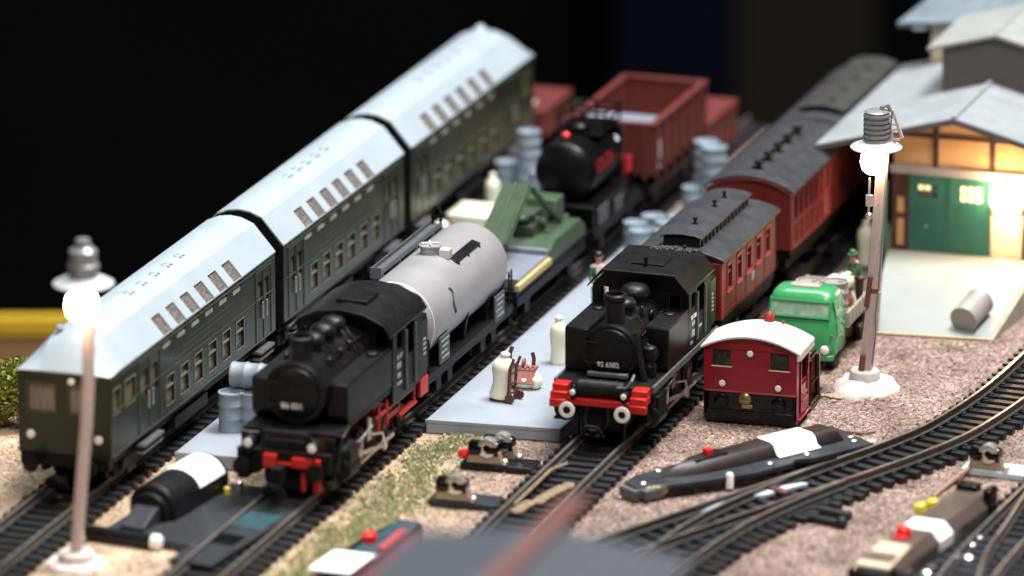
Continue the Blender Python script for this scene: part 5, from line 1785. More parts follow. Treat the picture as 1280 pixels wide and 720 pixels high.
# ------------------------------------------------------------------ green truck and load
def truck():
    t = thing('flatbed_truck', 'bright green toy truck with grey flatbed carrying drums', 'truck', (38.6, 112.5, 0), R(1))
    W2 = 12.8
    # cab: side profile (y, z), rounded by levels
    def section(z, yf, yb, hw, r):
        pts = []
        for (cx, cy, a0) in ((hw - r, yf + r, -90), (hw - r * .5, yb - r * .5, 0), (-hw + r * .5, yb - r * .5, 90), (-hw + r, yf + r, 180)):
            rr = r if cy == yf + r else r * .5
            for k in range(6):
                a = R(a0 + 90 * k / 5)
                pts.append((cx + rr * math.cos(a), cy + rr * math.sin(a), z))
        return pts
    levels = [(5.2, .8, 17, W2 - .7, 3), (6.4, 0, 17, W2, 3.2), (10, -.2, 17, W2 + .1, 3.4), (13, .4, 17, W2, 4), (16.6, 1.0, 17, W2 - .2, 4.2), (19.0, 2.2, 17, W2 - .5, 4.2),
              (24.2, 4.2, 17, W2 - 1.2, 3.6), (24.9, 4.4, 17, W2 - 1.3, 3.6), (26.4, 5.2, 16.8, W2 - 2.0, 3.8), (27.4, 6.6, 16.2, W2 - 3.4, 4), (27.9, 8.4, 15.2, W2 - 5.4, 3.5)]
    mb = MB()
    prev = None
    allp = [section(*l) for l in levels]
    n = len(allp[0])
    for a, b in zip(allp[:-1], allp[1:]):
        for k in range(n):
            k2 = (k + 1) % n
            mb.quad(a[k], a[k2], b[k2], b[k])
    mb.add(allp[-1], [tuple(range(n))])
    mb.add(allp[0], [tuple(range(n - 1, -1, -1))])
    cab = mb.build('cab', TRUCK, t, smooth=50)
    # windscreen, side window: panes set into shallow frames on the sloping front
    O, U = V3((-10.2, 2.05, 19.3)), V3((1, 0, 0))
    Wd = V3((0, 1.85, 4.7))
    r = (0, 20.4, 0, Wd.length)
    Nn = U.cross(Wd.normalized())
    p = MB().pane(O + Nn * .35, U, Wd, r, 0.1).build('windscreen', TRUCK_G, t, smooth=0)
    fr = MB().ring(O + Nn * .2, U, Wd, r, .7, .35)
    fr.build('frame', TRUCK, p, smooth=0, bevel=.15)
    MB().box(-6.4, 1.2, 3.9, 4.6, 20.2, 22.9).build('driver_seat', BLACK_P, p, bevel=.6)
    for s in (1, -1):
        O2, U2, W2d = V3((s * 12.2, 5.4 if s > 0 else 14, 19.4)), V3((0, s, 0)), V3((-s * .9, 0, 4.8))
        p = MB().pane(O2, U2, W2d, (0, 8.6, 0, 4.7), -.12).build('side_window', TRUCK_G, t, smooth=0)
        MB().ring(O2, U2, W2d, (0, 8.6, 0, 4.7), .5, .28).build('frame', TRUCK, p, smooth=0, bevel=.1)
        d = MB().box(min(s * 12.6, s * 13.0), max(s * 12.6, s * 13.0), 4.6, 4.9, 8, 17.2).box(min(s * 12.6, s * 13.0), max(s * 12.6, s * 13.0), 14.6, 14.9, 8, 17.2)
        d.box(min(s * 12.6, s * 13.2), max(s * 12.6, s * 13.2), 11.5, 13.6, 15, 15.6)
        d.build('door_line', TRUCK, t, bevel=.1)
    for s in (-1, 1):
        l = MB().lathe([(1.5, -.6), (1.6, .5), (1.2, .9), (.3, 1.1)], (s * 9.6, .2, 8.4), (0, -1, 0), 20).build('headlight', WHITE, t)
        MB().lathe([(1.9, -.6), (1.95, .3), (1.6, .45)], (s * 9.6, .2, 8.4), (0, -1, 0), 20).build('lamp_ring', TRUCK, l)
        MB().lathe([(.6, 0), (.5, .5), (.2, .6)], (s * 11.6, 1.2, 13.2), (s * .5, -1, 0), 10).build('indicator', POSTRUST, t)
    MB().prism([(-11, -.6), (11, -.6), (12.6, .6), (12.6, 1.8), (-12.6, 1.8), (-12.6, .6)], 'z', 4.4, 6.4).build('bumper', TRUCK, t, bevel=.4)
    mb = MB()
    for k in range(5):
        mb.box(-5, 5, -.5, .2, 8.0 + k * .9, 8.3 + k * .9)
    mb.build('grille', TRUCK, t, bevel=.1)
    MB().box(-5.5, 5, 8.6, 13, 27.5, 28.6).build('roof_hatch', BEDG, t, bevel=.4)
    # bed
    y0, y1 = 19, 62
    bed = MB().box(-13, 13, y0, y1, 11.2, 12.4).build('flatbed', BEDG, t, bevel=.15)
    mb = MB()
    for s in (-1, 1):
        x0, x1 = sorted((s * 13, s * 12.2))
        mb.box(x0, x1, y0, y1, 12.4, 16.8)
    mb.box(-12.2, 12.2, y0, y0 + .8, 12.4, 18.2).box(-12.2, 12.2, y1 - .8, y1, 12.4, 16.4)
    mb.build('side_board', BEDG, t, bevel=.12)
    mb = MB()
    for k in range(9):
        y = y0 + 1 + k * (y1 - y0 - 2.6) / 8
        mb.box(13, 13.35, y, y + .6, 11.6, 16.8)
    for z in (13.8, 15.3):
        mb.box(13, 13.12, y0 + .5, y1 - .5, z, z + .14)
    mb.build('board_rib', BEDG, t, bevel=.06)
    MB().box(-5, 5, 4, y1 - 3, 5.6, 9.4).box(-9, 9, 24, 30, 5.4, 8.6).build('chassis', BLACK_P, t, bevel=.3)
    for y in (8.2, 46):
        for s in (-1, 1):
            w_ = MB().lathe([(3.2, -.2), (5.0, 0), (5.4, .6), (5.4, 2.8), (5.0, 3.4), (3.3, 3.5), (3.2, 2.8)], (s * 8.8, y, 5.4), (s, 0, 0), 28).build('wheel', TYRE, t)
            MB().lathe([(3.2, 2.2), (2.8, 2.6), (1.4, 2.4), (1.2, 3.2), (.3, 3.3)], (s * 8.8, y, 5.4), (s, 0, 0), 20).build('rim', BLACK_P, w_)
            pts = [(y + 6.6 * math.cos(R(a)), 5.4 + 6.6 * math.sin(R(a))) for a in range(10, 171, 16)]
            pts += [(y + 5.9 * math.cos(R(a)), 5.4 + 5.9 * math.sin(R(a))) for a in range(170, 9, -16)]
            x0, x1 = sorted((s * 8.6, s * 13.1))
            MB().prism(pts, 'x', x0, x1).build('mudguard', TRUCK if y < 20 else BLACK_P, t, bevel=.15)
    MB().lathe([(1.3, 0), (1.3, 5)], (12.6, 38, 7.2), (0, -1, 0), 12).build('fuel_tank', BLACK_P, t)


truck()


# ================================================================== LOOSE THINGS
def drum(x, y, z, label, mat=None, group=None, r=4.35, h=13.4, axis=(0, 0, 1), rot=0):
    t = thing('oil_drum', label, 'drum', (x, y, z), rot, group)
    prof = [(r - .5, .4), (r, 0), (r + .1, .5), (r - .15, 1.0), (r - .15, h * .3), (r + .18, h * .33), (r + .18, h * .36), (r - .15, h * .39), (r - .15, h * .63), (r + .18, h * .66),
            (r + .18, h * .69), (r - .15, h * .72), (r - .15, h - 1.0), (r + .1, h - .5), (r, h), (r - .5, h - .05), (r - .6, h - .7), (.2, h - .7)]
    b = MB().lathe(prof, (0, 0, 0), axis, 30).build('shell', mat or DRUM_B, t, smooth=45)
    o = V3((0, 0, 0)) + V3(axis) * (h - .7)
    a, c = V3(axis).orthogonal().normalized(), V3(axis).cross(V3(axis).orthogonal().normalized())
    MB().lathe([(.9, -.1), (.9, .5), (.3, .6)], o + a * 2.2, axis, 12).build('bung', mat or DRUM_B, t)
    return t


GD = 'blue grey oil drums on the platforms'
drum(-119.2, -27.8, 5, 'blue grey drum standing alone at the front of the platform beside green coach', group=GD)
drum(-112.4, -25.5, 5, 'blue grey drum half hidden by locomotive under the lying drum', group=GD)
drum(-106.4, -21, 5, 'hidden supporting drum at the locomotive smokebox beneath the lying drum', group=GD)
lying = drum(-120.5, -22.6, 22.9, 'blue grey drum lying on top of standing drums beside a locomotive', group=GD, axis=(1, .05, 0), h=14.5)
drum(-123.4, 283.5, 5, 'blurred drum nearest the coach in the group behind the green crane', group=GD)
drum(-113.6, 279.5, 5, 'blurred lower drum carrying another drum behind the green crane', group=GD)
drum(-113.2, 279.5, 18.6, 'blurred drum stacked on top of another beside the rear green coach', group=GD)
drum(-106.8, 274, 5, 'blurred lower drum touching the black tank wagon end', group=GD)
for (x, y, lab) in ((-47.4, 207.5, 'drum at the front of the cluster behind a locomotive cab'), (-52.4, 217, 'drum beside the rail in the cluster behind a locomotive cab'),
                    (-48.8, 227.6, 'rearmost drum beside the rail in the cluster next to red coach'), (-41.4, 221, 'middle drum of the cluster next to the coach lantern'),
                    (-38.6, 209.5, 'drum almost touching the red coach roof in the cluster')):
    drum(x, y, 5, 'blurred blue grey ' + lab, group=GD)
drum(-39.8, 231, 5, 'blurred blue grey drum farthest back in the cluster by the red coach', group=GD)
drum(-48, 277, 3, 'single blurred drum between the cluster and the tall stack', group=GD)
drum(-40.2, 277.5, 3, 'lower drum of the tall stack between wagons and red coaches', group=GD, r=4.9, h=14.6)
drum(-40.4, 277.8, 17.7, 'upper drum of the tall stack between wagons and red coaches', group=GD, r=4.9, h=14.6)
drum(-47.2, 289, 3, 'lower rear drum behind the tall stack near the open wagon', group=GD, r=4.6, h=14)
drum(-46.8, 289, 17.1, 'upper rear drum behind the tall stack near the open wagon', group=GD, r=4.6, h=14)
drum(-34.2, 290, 3, 'short drum beside the tall stack against the red coach', group=GD, r=4.4, h=12)
MB_ = MB().box(-54, -28, 236, 300, 0, 3).build('drum_pallet', PLAT, bevel=.3)
tag(MB_, 'low grey base carrying the tall stack of drums', 'base')
GT = 'grey drums on the truck bed'
drum(34.4, 141, 12.5, 'warm grey drum with sunken lid behind the truck cab', DRUM_G, GT, r=4.6, h=12.2)
drum(43.6, 142.6, 12.5, 'warm grey drum on truck bed next to the green coated figure', DRUM_G, GT, r=4.6, h=12.4)
drum(44.6, 132.9, 12.5, 'warm grey drum on truck bed nearest the side window', DRUM_G, GT, r=4.6, h=11.2)
dr = thing('oil_drum', 'plain grey drum lying on the pale loading ramp', 'drum', (82.8, 170.6, 5.9), R(-14))
dr.rotation_euler = (R(16), 0, R(-12))
MB().lathe([(4.6, 0), (5.2, .3), (5.2, .8), (5.0, 1.2), (5.0, 13), (5.2, 13.4), (5.2, 14), (.2, 14)], (0, 0, 0), (0, 1, 0), 32).build('shell', DRUM_G, dr, smooth=45)
MB().box(-4.6, 4.6, .6, 2.4, -5.2, -4.2).build('wedge', RAMP_S, dr, bevel=.2)


def bottle(x, y, z, label, h=16, r=3.1, tilt=None, waist=.9, ax=None):
    t = [(r * .95, 0), (r, .6), (r * .98, h * .08), (r * waist, h * .3), (r * (waist + .04), h * .42), (r * 1.03, h * .6), (r * 1.0, h * .7), (r * .82, h * .79), (r * .5, h * .855), (r * .36, h * .88),
         (r * .42, h * .905), (r * .47, h * .935), (r * .36, h * .975), (.15, h)]
    o = MB().lathe(t, (0, 0, 0), ax or (0, 0, 1), 28).build('bottle', CREAM, None, (x, y, z), smooth=60, rot=tilt)
    tag(o, label, 'bottle', 'cream plastic bottles')
    return o


bottle(-38.2, 80, 5, 'slim cream bottle with knob top standing near the locomotive front', 17.4, 3.0)
bottle(-44.2, 33, 5.8, 'wide necked cream bottle leaning against brown hand truck', 16.2, 3.9, (R(-4), R(6), 0), .80)
bottle(28.6, 240, 3.2, 'cream bottle on dark planks between red coach and green doored shed', 17, 3.2)
bottle(-120.8, 259, 5, 'blurred cream bottle behind the large cream trough', 15.5, 2.7)
bottle(33.5, 160, 15.8, 'cream bottle lying on the truck bed behind the drums', 14, 3.0, None, .95, (.35, 1, .08))
bottle(38.5, 163, 16.4, 'second cream bottle lying beside orange brown bag on truck', 14, 3.0, None, .95, (.1, 1, .05))

ht = thing('hand_truck', 'dark brown upright hand truck carrying a cream bottle', 'hand truck', (-40.2, 32.6, 5), R(-12))
mb = MB().slab([(-6.6, -3.4, .9), (.6, -3.4, .9), (.6, 3.0, .9), (-6.6, 3.0, .9)], .7)
mb.build('toe_plate', BROWN, ht, bevel=.1)
mb = MB()
for y in (-2.2, 2.2):
    mb.tube([(.2, y, .8), (.9, y, 12), (2.4, y, 15.6)], .55)
for z in (3, 6.5, 10, 13):
    mb.tube([(.4 + z * .05, -2.2, z), (.4 + z * .05, 2.2, z)], .4)
mb.build('upright_frame', BROWN, ht)
for y in (-2.9, 2.9):
    MB().lathe([(1.6, 0), (1.7, .2), (1.7, .8), (1.3, .9)], (1.4, y, 1.7), (0, 1 if y > 0 else -1, 0), 16).build('wheel', BROWN, ht)

sk = MB().ball((0, 0, 2.6), 5.6, 4.2, 2.9, 22, 12)
sk.ball((4.0, -.6, 2.8), 2.4, 3.0, 2.8, 16, 10)
tag(sk.build('sack', CREAM, None, (-40.6, 49.6, 4.8), smooth=60), 'plump cream sack lying under the upturned brown cart', 'sack')
hc = thing('hand_cart', 'upturned red brown cart with two raised handles on cream sack', 'hand cart', (-41.2, 49, 8.4), R(6))
MB().slab([(-5, -4.0, -1.0), (4.6, -4.0, -1.0), (4.6, -1.0, 3.4), (-5, -1.0, 3.4)], .8).box(-5, 4.6, -1.4, 3.4, 2.6, 3.4).build('tray', BROWN2, hc, bevel=.15)
mb = MB()
for k in range(6):
    mb.box(-4.6 + k * 1.7, -3.8 + k * 1.7, -1.2, 3.2, 3.4, 3.9)
mb.tube([(-5.2, 1, 3.8), (5.2, 1, 3.8)], .4)
mb.build('slat', BROWN2, hc, bevel=.08)
mb = MB().tube([(-5, 2.8, 2.6), (-5.2, 3.2, 7.5), (-4.4, 3.4, 9.8)], .7).tube([(3.0, 2.8, 2.6), (3.2, 3.2, 6.0), (2.6, 3.4, 8.2)], .7)
mb.build('handle', BROWN, hc)
MB().lathe([(1.7, 0), (1.8, .3), (1.8, .9), (1.2, 1)], (-.6, 2, 4.6), (1, 0, 0), 16).build('wheel', BROWN2, hc)

# cream trough behind the tank wagon and a small dark red barrow by the coaches
tr_ = MB()
for (a, b) in (((-9.5, -9.5, 9.5, 9.5), (-6.4, -8, 7.5, 8)),):
    o1 = [(-9.6, -10, 7.4), (8.2, -10, 7.4), (8.2, 10, 7.4), (-9.6, 10, 7.4)]
    i1 = [(-8.2, -8.8, 7.4), (7, -8.8, 7.4), (7, 8.8, 7.4), (-8.2, 8.8, 7.4)]
    o0 = [(-5.4, -8, 0), (6.8, -8, 0), (6.8, 8, 0), (-5.4, 8, 0)]
    i0 = [(-5, -7.4, 5.4), (6, -7.4, 5.4), (6, 7.4, 5.4), (-5, 7.4, 5.4)]
    for A_, B_ in ((o0, o1), (o1, i1), (i1, i0)):
        for k in range(4):
            tr_.quad(A_[k], A_[(k + 1) % 4], B_[(k + 1) % 4], B_[k])
    tr_.quad(*o0).quad(*i0)
tag(tr_.build('trough', CREAM, None, (-119, 236, 5), bevel=.5), 'large cream flared trough between green coaches and silver tank', 'trough')
bw = thing('barrow', 'small glossy dark red barrow beside the middle green coach', 'barrow', (-125.2, 212, 5), R(10))
MB().prism([(-4, 2.4), (4, 2.4), (5.4, 6.6), (-5.4, 6.6)], 'y', -4, 5).build('tray', MAROON, bw, bevel=.4)
MB().tube([(-3, -8, 6), (-3, 4, 2.6)], .5).tube([(3, -8, 6), (3, 4, 2.6)], .5).build('handle', MAROON, bw)
MB().lathe([(2.2, -.5), (2.4, 0), (2.2, .5)], (0, 5, 2.4), (1, 0, 0), 18).build('wheel', BLACK_P, bw)
MB().box(-3, -2.2, -2, -1.2, 0, 3).box(2.2, 3, -2, -1.2, 0, 3).build('leg', MAROON, bw)
MB().ball((0, 1, 7), 2.6, 3, 1.6).build('load', WHITE, bw)  # white ball stands in for the highlight on the glossy tray


# ------------------------------------------------------------------ people
def skin_mesh(name, verts, edges, radii, mat, parent, root=0, sub=2, sx=None):
    me = bpy.data.meshes.new(name)
    me.from_pydata([(x * S, y * S, z * S) for x, y, z in verts], edges, [])
    o = bpy.data.objects.new(name, me)
    COL.objects.link(o)
    o.parent = parent
    md = o.modifiers.new('skin', 'SKIN')
    md.use_smooth_shade = True
    me.materials.append(mat)
    for i, r in enumerate(radii):
        rr = r if isinstance(r, tuple) else (r, r)
        me.skin_vertices[0].data[i].radius = (rr[0] * S, rr[1] * S)
        me.skin_vertices[0].data[i].use_root = (i == root)
    s = o.modifiers.new('sub', 'SUBSURF')
    s.levels = s.render_levels = sub
    return o


def hand_chain(V, E, Rr, wrist_i, d):
    """palm and five short unequal fingers grown from a wrist vertex; d = pointing direction"""
    d = V3(d).normalized()
    side = V3((d.y, -d.x, 0))
    side = side.normalized() if side.length > .1 else V3((0, 1, 0))
    w0 = V3(V[wrist_i])
    pi = len(V)
    V.append(tuple(w0 + d * .75)); Rr.append((.34, .2)); E.append((wrist_i, pi))
    for k, (off_, ln) in enumerate(((-.33, .62), (-.11, .75), (.11, .72), (.33, .55))):
        b = len(V)
        V.append(tuple(w0 + d * 1.0 + side * off_)); Rr.append(.095); E.append((pi, b))
        V.append(tuple(w0 + d * (1.0 + ln * .6) + side * off_ * 1.1)); Rr.append(.085); E.append((b, b + 1))
        V.append(tuple(w0 + d * (1.0 + ln) + side * off_ + V3((0, -.12, -.1)))); Rr.append(.07); E.append((b + 1, b + 2))
    b = len(V)
    V.append(tuple(w0 + d * .55 - side * .5)); Rr.append(.1); E.append((pi, b))
    V.append(tuple(w0 + d * 1.0 - side * .62)); Rr.append(.085); E.append((b, b + 1))


def person(label, loc, rotz, lean, jacket, shirt, trous, hat=None, arm=0):
    """standing figure 20 mm tall, facing -y"""
    t = thing('person', label, 'person', loc, rotz)
    L = lean
    V = [(0, 0, 9.6), (0, -.6 * L, 11.6), (0, -1.8 * L, 14.0), (0, -2.6 * L, 16.0), (0, -3.2 * L, 16.8), (0, -3.7 * L, 17.8), (0, -4.1 * L, 19.4),
         (1.0, 0, 9.0), (1.15, -.4, 5.0), (1.1, .1, .9), (1.15, -1.3, .35),
         (-1.0, 0, 9.0), (-1.15, -.2, 5.0), (-1.1, .3, .9), (-1.2, -1.1, .35)]
    E = [(0, 1), (1, 2), (2, 3), (3, 4), (4, 5), (5, 6), (0, 7), (7, 8), (8, 9), (9, 10), (0, 11), (11, 12), (12, 13), (13, 14)]
    Rr = [(1.35, 1.0), (1.25, .95), (1.5, 1.05), (1.2, .8), .55, (.95, 1.05), (.7, .8), .85, .66, .46, .42, .85, .66, .46, .42]
    sh_l, sh_r = len(V), len(V) + 3
    y3 = -2.6 * L
    if arm == 0:
        arms = [((1.9, y3, 15.6), (2.4, y3 - .2, 12.6), (2.0, y3 - 1.6, 10.6)), ((-1.9, y3, 15.6), (-2.3, y3 - .3, 12.7), (-1.6, y3 - 2.2, 11.4))]
    else:
        arms = [((1.9, y3, 15.5), (2.2, y3 - 1.4, 12.8), (1.2, y3 - 3.4, 11.6)), ((-1.9, y3, 15.5), (-2.4, y3 - 1.5, 12.9), (-2.6, y3 - 3.6, 11.9))]
    wr = []
    for a in arms:
        b = len(V)
        V += list(a)
        E += [(3, b), (b, b + 1), (b + 1, b + 2)]
        Rr += [.72, .52, .36]
        wr.append((b + 2, V3(a[2]) - V3(a[1])))
    for i, d in wr:
        hand_chain(V, E, Rr, i, d)
    body = skin_mesh('body', V, E, Rr, SKIN, t)
    # clothes: the same skeleton a little thicker, ended at neck, cuffs and ankles
    jv = V[:5][:4] + [a for q in arms for a in (q[0], q[1], tuple(V3(q[1]).lerp(V3(q[2]), .85)))]
    je = [(0, 1), (1, 2), (2, 3), (3, 4), (4, 5), (5, 6), (3, 7), (7, 8), (8, 9)]
    jr = [(1.7, 1.3), (1.45, 1.15), (1.75, 1.3), (1.3, .95), .92, .74, .56, .92, .74, .56]
    skin_mesh('jacket', jv, je, jr, jacket, t)
    tv = [(0, 0, 9.8), (1.0, 0, 9.0), (1.15, -.4, 5.0), (1.1, .1, 1.0), (-1.0, 0, 9.0), (-1.15, -.2, 5.0), (-1.1, .3, 1.0)]
    skin_mesh('trousers', tv, [(0, 1), (1, 2), (2, 3), (0, 4), (4, 5), (5, 6)], [(1.5, 1.15), 1.05, .85, .72, 1.05, .85, .72], trous, t)
    hd = V3((0, -3.85 * L, 18.4))
    MB().ball(hd + V3((0, .28, .45)), 1.13, 1.2, 1.12, 18, 10).build('hair', HAIR, t, smooth=60)
    f = MB().ball(hd + V3((0, -1.15, -.15)), .2, .32, .28, 8, 6)
    f.build('nose', SKIN, body)
    for sx in (-1, 1):
        MB().ball(hd + V3((sx * 1.05, 0, -.2)), .15, .25, .32, 8, 6).build('ear', SKIN, body)
    e = MB().ball(hd + V3((.4, -.98, .12)), .14, .1, .1, 8, 6).ball(hd + V3((-.4, -.98, .12)), .14, .1, .1, 8, 6)
    e.build('eye', HAIR, body)
    MB().box(hd.x - .32, hd.x + .32, hd.y - 1.12, hd.y - .9, hd.z - .62, hd.z - .5).build('mouth', BROWN2, body, bevel=.04)
    if shirt:
        MB().slab([(-1.2, -2.3 * L - 1.2, 16.2), (-.5, -1.4 * L - 1.5, 12.0), (.5, -1.4 * L - 1.5, 12.0), (1.2, -2.3 * L - 1.2, 16.2)], .5).build('shirt_front', shirt, t, bevel=.15)
    if hat:
        MB().lathe([(1.75, 0), (1.8, .2), (1.25, .35), (1.22, 1.1), (.9, 1.5), (.2, 1.6)], hd + V3((0, .05, .62)), (0, -.15, 1), 20).build('hat', hat, t, smooth=50)
    return t


person('person in white shirt and dark green coat with dark hair on the platform', (-40, 132, 5), R(30), .12, JACKET, SHIRT, TROUS).scale = (1.32, 1.32, 1.32)
person('person in olive green coat and green cap stooping on the truck bed', (48.2, 158, 12.5), R(-35), .85, JACKET, None, TROUS, JACKET, 1)
bg = MB().ball((0, 0, 2.2), 2.6, 2.0, 2.3, 16, 10)
bg.tube([(-1.2, 0, 4), (-.6, 0, 5.4), (.8, 0, 5.4), (1.3, 0, 4)], .35)
tag(bg.build('bag', pmat('orange_brown_bag', (.34, .12, .05), .5, .2), None, (44.6, 155, 12.5), smooth=60), 'orange brown bag held by the stooping green figure on the truck', 'bag')


# ------------------------------------------------------------------ lit street lamps
def street_lamp_front():
    t = thing('street_lamp', 'blurred lit lamp on slim pale post in front of green coach', 'lamp', (-121.2, -165, 0))
    mb = MB().lathe([(10, 0), (9.4, 1.4), (6, 2.2), (5.6, 4.6), (4.4, 5.0), (.3, 5.1)], (0, 0, 0), (0, 0, 1), 18)
    mb.build('foot', MORTAR, t)
    mb = MB()
    P = [(0, 0, 4), (.8, 0, 14), (4.2, 0, 48), (5.4, 0, 66), (5.6, 0, 84), (4.8, 0, 96)]
    for a, b in zip(P[:-1], P[1:]):
        mb.cyl(a, b, 2.0, 2.0, 18)
    for p in P[1:-1]:
        mb.ball(p, 2.0, 2.0, 2.0, 18, 8)
    mb.build('post', POST, t)
    c = V3((4.6, -1.2, 0))
    MB().lathe([(9.4, 0), (9.6, .4), (7.4, 1.6), (4.6, 2.4), (.4, 2.5)], c + V3((0, 0, 94)), (0, 0, 1), 28).build('lamp_shade', SHADE, t)
    MB().lathe([(4.6, 0), (4.6, 3), (5.0, 3.2), (5.0, 4.4), (4.4, 5), (4.4, 9), (2.6, 10.4), (2.2, 12.6), (.4, 13)], c + V3((0, 0, 96)), (0, 0, 1), 24).build('lamp_cap', LAMPG, t)
    MB().lathe([(2.2, 0), (2.4, 1), (2.2, 3)], c + V3((0, 0, 91.5)), (0, 0, 1), 16).build('bulb_socket', WHITE, t)
    MB().lathe([(.2, 0), (2.6, .6), (4.6, 2.6), (5.2, 5.4), (4.6, 8.2), (3, 10)], c + V3((0, -1.6, 82)), (0, 0, 1), 24).build('bulb', BULB, t, smooth=80)


street_lamp_front()


def street_lamp_shed():
    t = thing('street_lamp', 'lit lamp on broken grey wooden post with ribbed cap beside the truck', 'lamp', (66.2, 99.5, 0))
    mb = MB()
    random.seed(3)
    n = 22
    vs = [(0, 0, 4.4)]
    for ring_, (rr, z) in enumerate(((5.4, 3.6), (9.4, 2.6), (10.8, 1.0), (11.2, 0))):
        for k in range(n):
            a = 2 * math.pi * k / n
            q = rr * (1 + .10 * math.sin(3 * a + 1) + random.uniform(-.07, .07))
            vs.append((q * math.cos(a), q * math.sin(a) * 1.25, max(0, z + random.uniform(-.35, .35) * (ring_ < 3))))
    fs = [(0, 1 + k, 1 + (k + 1) % n) for k in range(n)]
    for r_ in range(3):
        for k in range(n):
            fs.append((1 + r_ * n + k, 1 + (r_ + 1) * n + k, 1 + (r_ + 1) * n + (k + 1) % n, 1 + r_ * n + (k + 1) % n))
    mb.add(vs, fs)
    mb.build('foot', MORTAR, t, smooth=60)
    MB().lathe([(5.6, 2.4), (5.2, 6.6), (4.4, 7.0), (.3, 7)], (0, 0, 0), (0, 0, 1), 10).build('socle', MORTAR, t, bevel=.3)
    # two lengths of square post with a broken, rust stained joint
    def sq(a, b, w0, w1):
        m_ = MB()
        a, b = V3(a), V3(b)
        vs = [a + V3((sx * w0, sy * w0 * .8, 0)) for sx, sy in ((-1, -1), (1, -1), (1, 1), (-1, 1))] + [b + V3((sx * w1, sy * w1 * .8, 0)) for sx, sy in ((-1, -1), (1, -1), (1, 1), (-1, 1))]
        m_.add(vs, [(3, 2, 1, 0), (4, 5, 6, 7), (0, 1, 5, 4), (1, 2, 6, 5), (2, 3, 7, 6), (3, 0, 4, 7)])
        return m_
    sq((.2, 0, 6), (3.0, 0, 35), 2.3, 2.0).build('post', POST, t, bevel=.3)
    sq((2.6, 0, 36.2), (5.8, 0, 93), 2.1, 1.7).build('post', POST, t, bevel=.3)
    mb = MB().box(1.2, 4.4, -1.6, 1.6, 34, 38)
    mb.tube([(.8, -2.2, 30), (1.6, -2.4, 37), (2.2, -2.4, 41)], .9).tube([(-.6, -2.4, 7), (0, -2.4, 13)], 1.0)
    mb.build('broken_joint', POSTRUST, t, bevel=.2)
    MB().tube([(3.2, -2.6, 10), (4.4, -2.8, 20), (4.2, -2.6, 28), (5.0, -2.2, 36), (8.6, -1.4, 100)], .3).build('cable', LAMPG, t)
    mb = MB().slab([(5.2, -.8, 99.5), (5.2, .4, 99.5), (9.2, .4, 86), (9.2, -.8, 86)], 1.1)
    mb.slab([(8.0, -.8, 99.8), (8.0, .4, 99.8), (11.6, .4, 90), (11.6, -.8, 90)], 1.0)
    for k in range(4):
        mb.tube([(6.2 + k * .9, -.6, 97.6 - k * 2.6), (9 + k * .8, -.6, 97.6 - k * 2.6)], .5, 6)
    mb.build('bracket', POST, t, bevel=.15)
    MB().tube([(4.3, -2, 98.4), (5.2, -1.6, 101.2), (6.8, -1, 101.8), (8, -.6, 99.6)], .7).build('arch_rod', LAMPG, t)
    c = V3((3.5, -2.4, 0))
    MB().lathe([(8.4, 0), (8.9, .5), (8.2, 1.1), (5.0, 2.4), (.4, 2.6)], c + V3((0, 0, 86.6)), (0, 0, 1), 32).build('lamp_shade', SHADE, t, smooth=50)
    prof = [(4.3, 0)]
    for k in range(6):
        prof += [(4.5, k * 1.75 + .35), (4.5, k * 1.75 + 1.2), (4.0, k * 1.75 + 1.4), (4.0, k * 1.75 + 1.75)]
    prof += [(4.3, 10.9), (3.8, 11.3), (1.4, 11.5), (.2, 11.6)]
    MB().lathe(prof, c + V3((0, 0, 88.6)), (0, 0, 1), 30).build('lamp_cap', LAMPG, t, smooth=30)
    MB().lathe([(.2, 0), (2.0, .4), (3.6, 1.9), (4.3, 4.4), (4.0, 6.8), (2.8, 8.6)], c + V3((-1.0, -.6, 77.4)), (0, 0, 1), 24).build('bulb', BULB3, t, smooth=80)
    mb = MB().box(.2, 2.6, -3.2, -1.6, 66, 70).ball((1.6, -3.2, 62.6), 1.4, 1.2, 1.4, 10, 6).tube([(1.4, -2.6, 76), (1.2, -2.8, 60)], .4)
    mb.build('wire_clip', STEEL, t, bevel=.15)


street_lamp_shed()


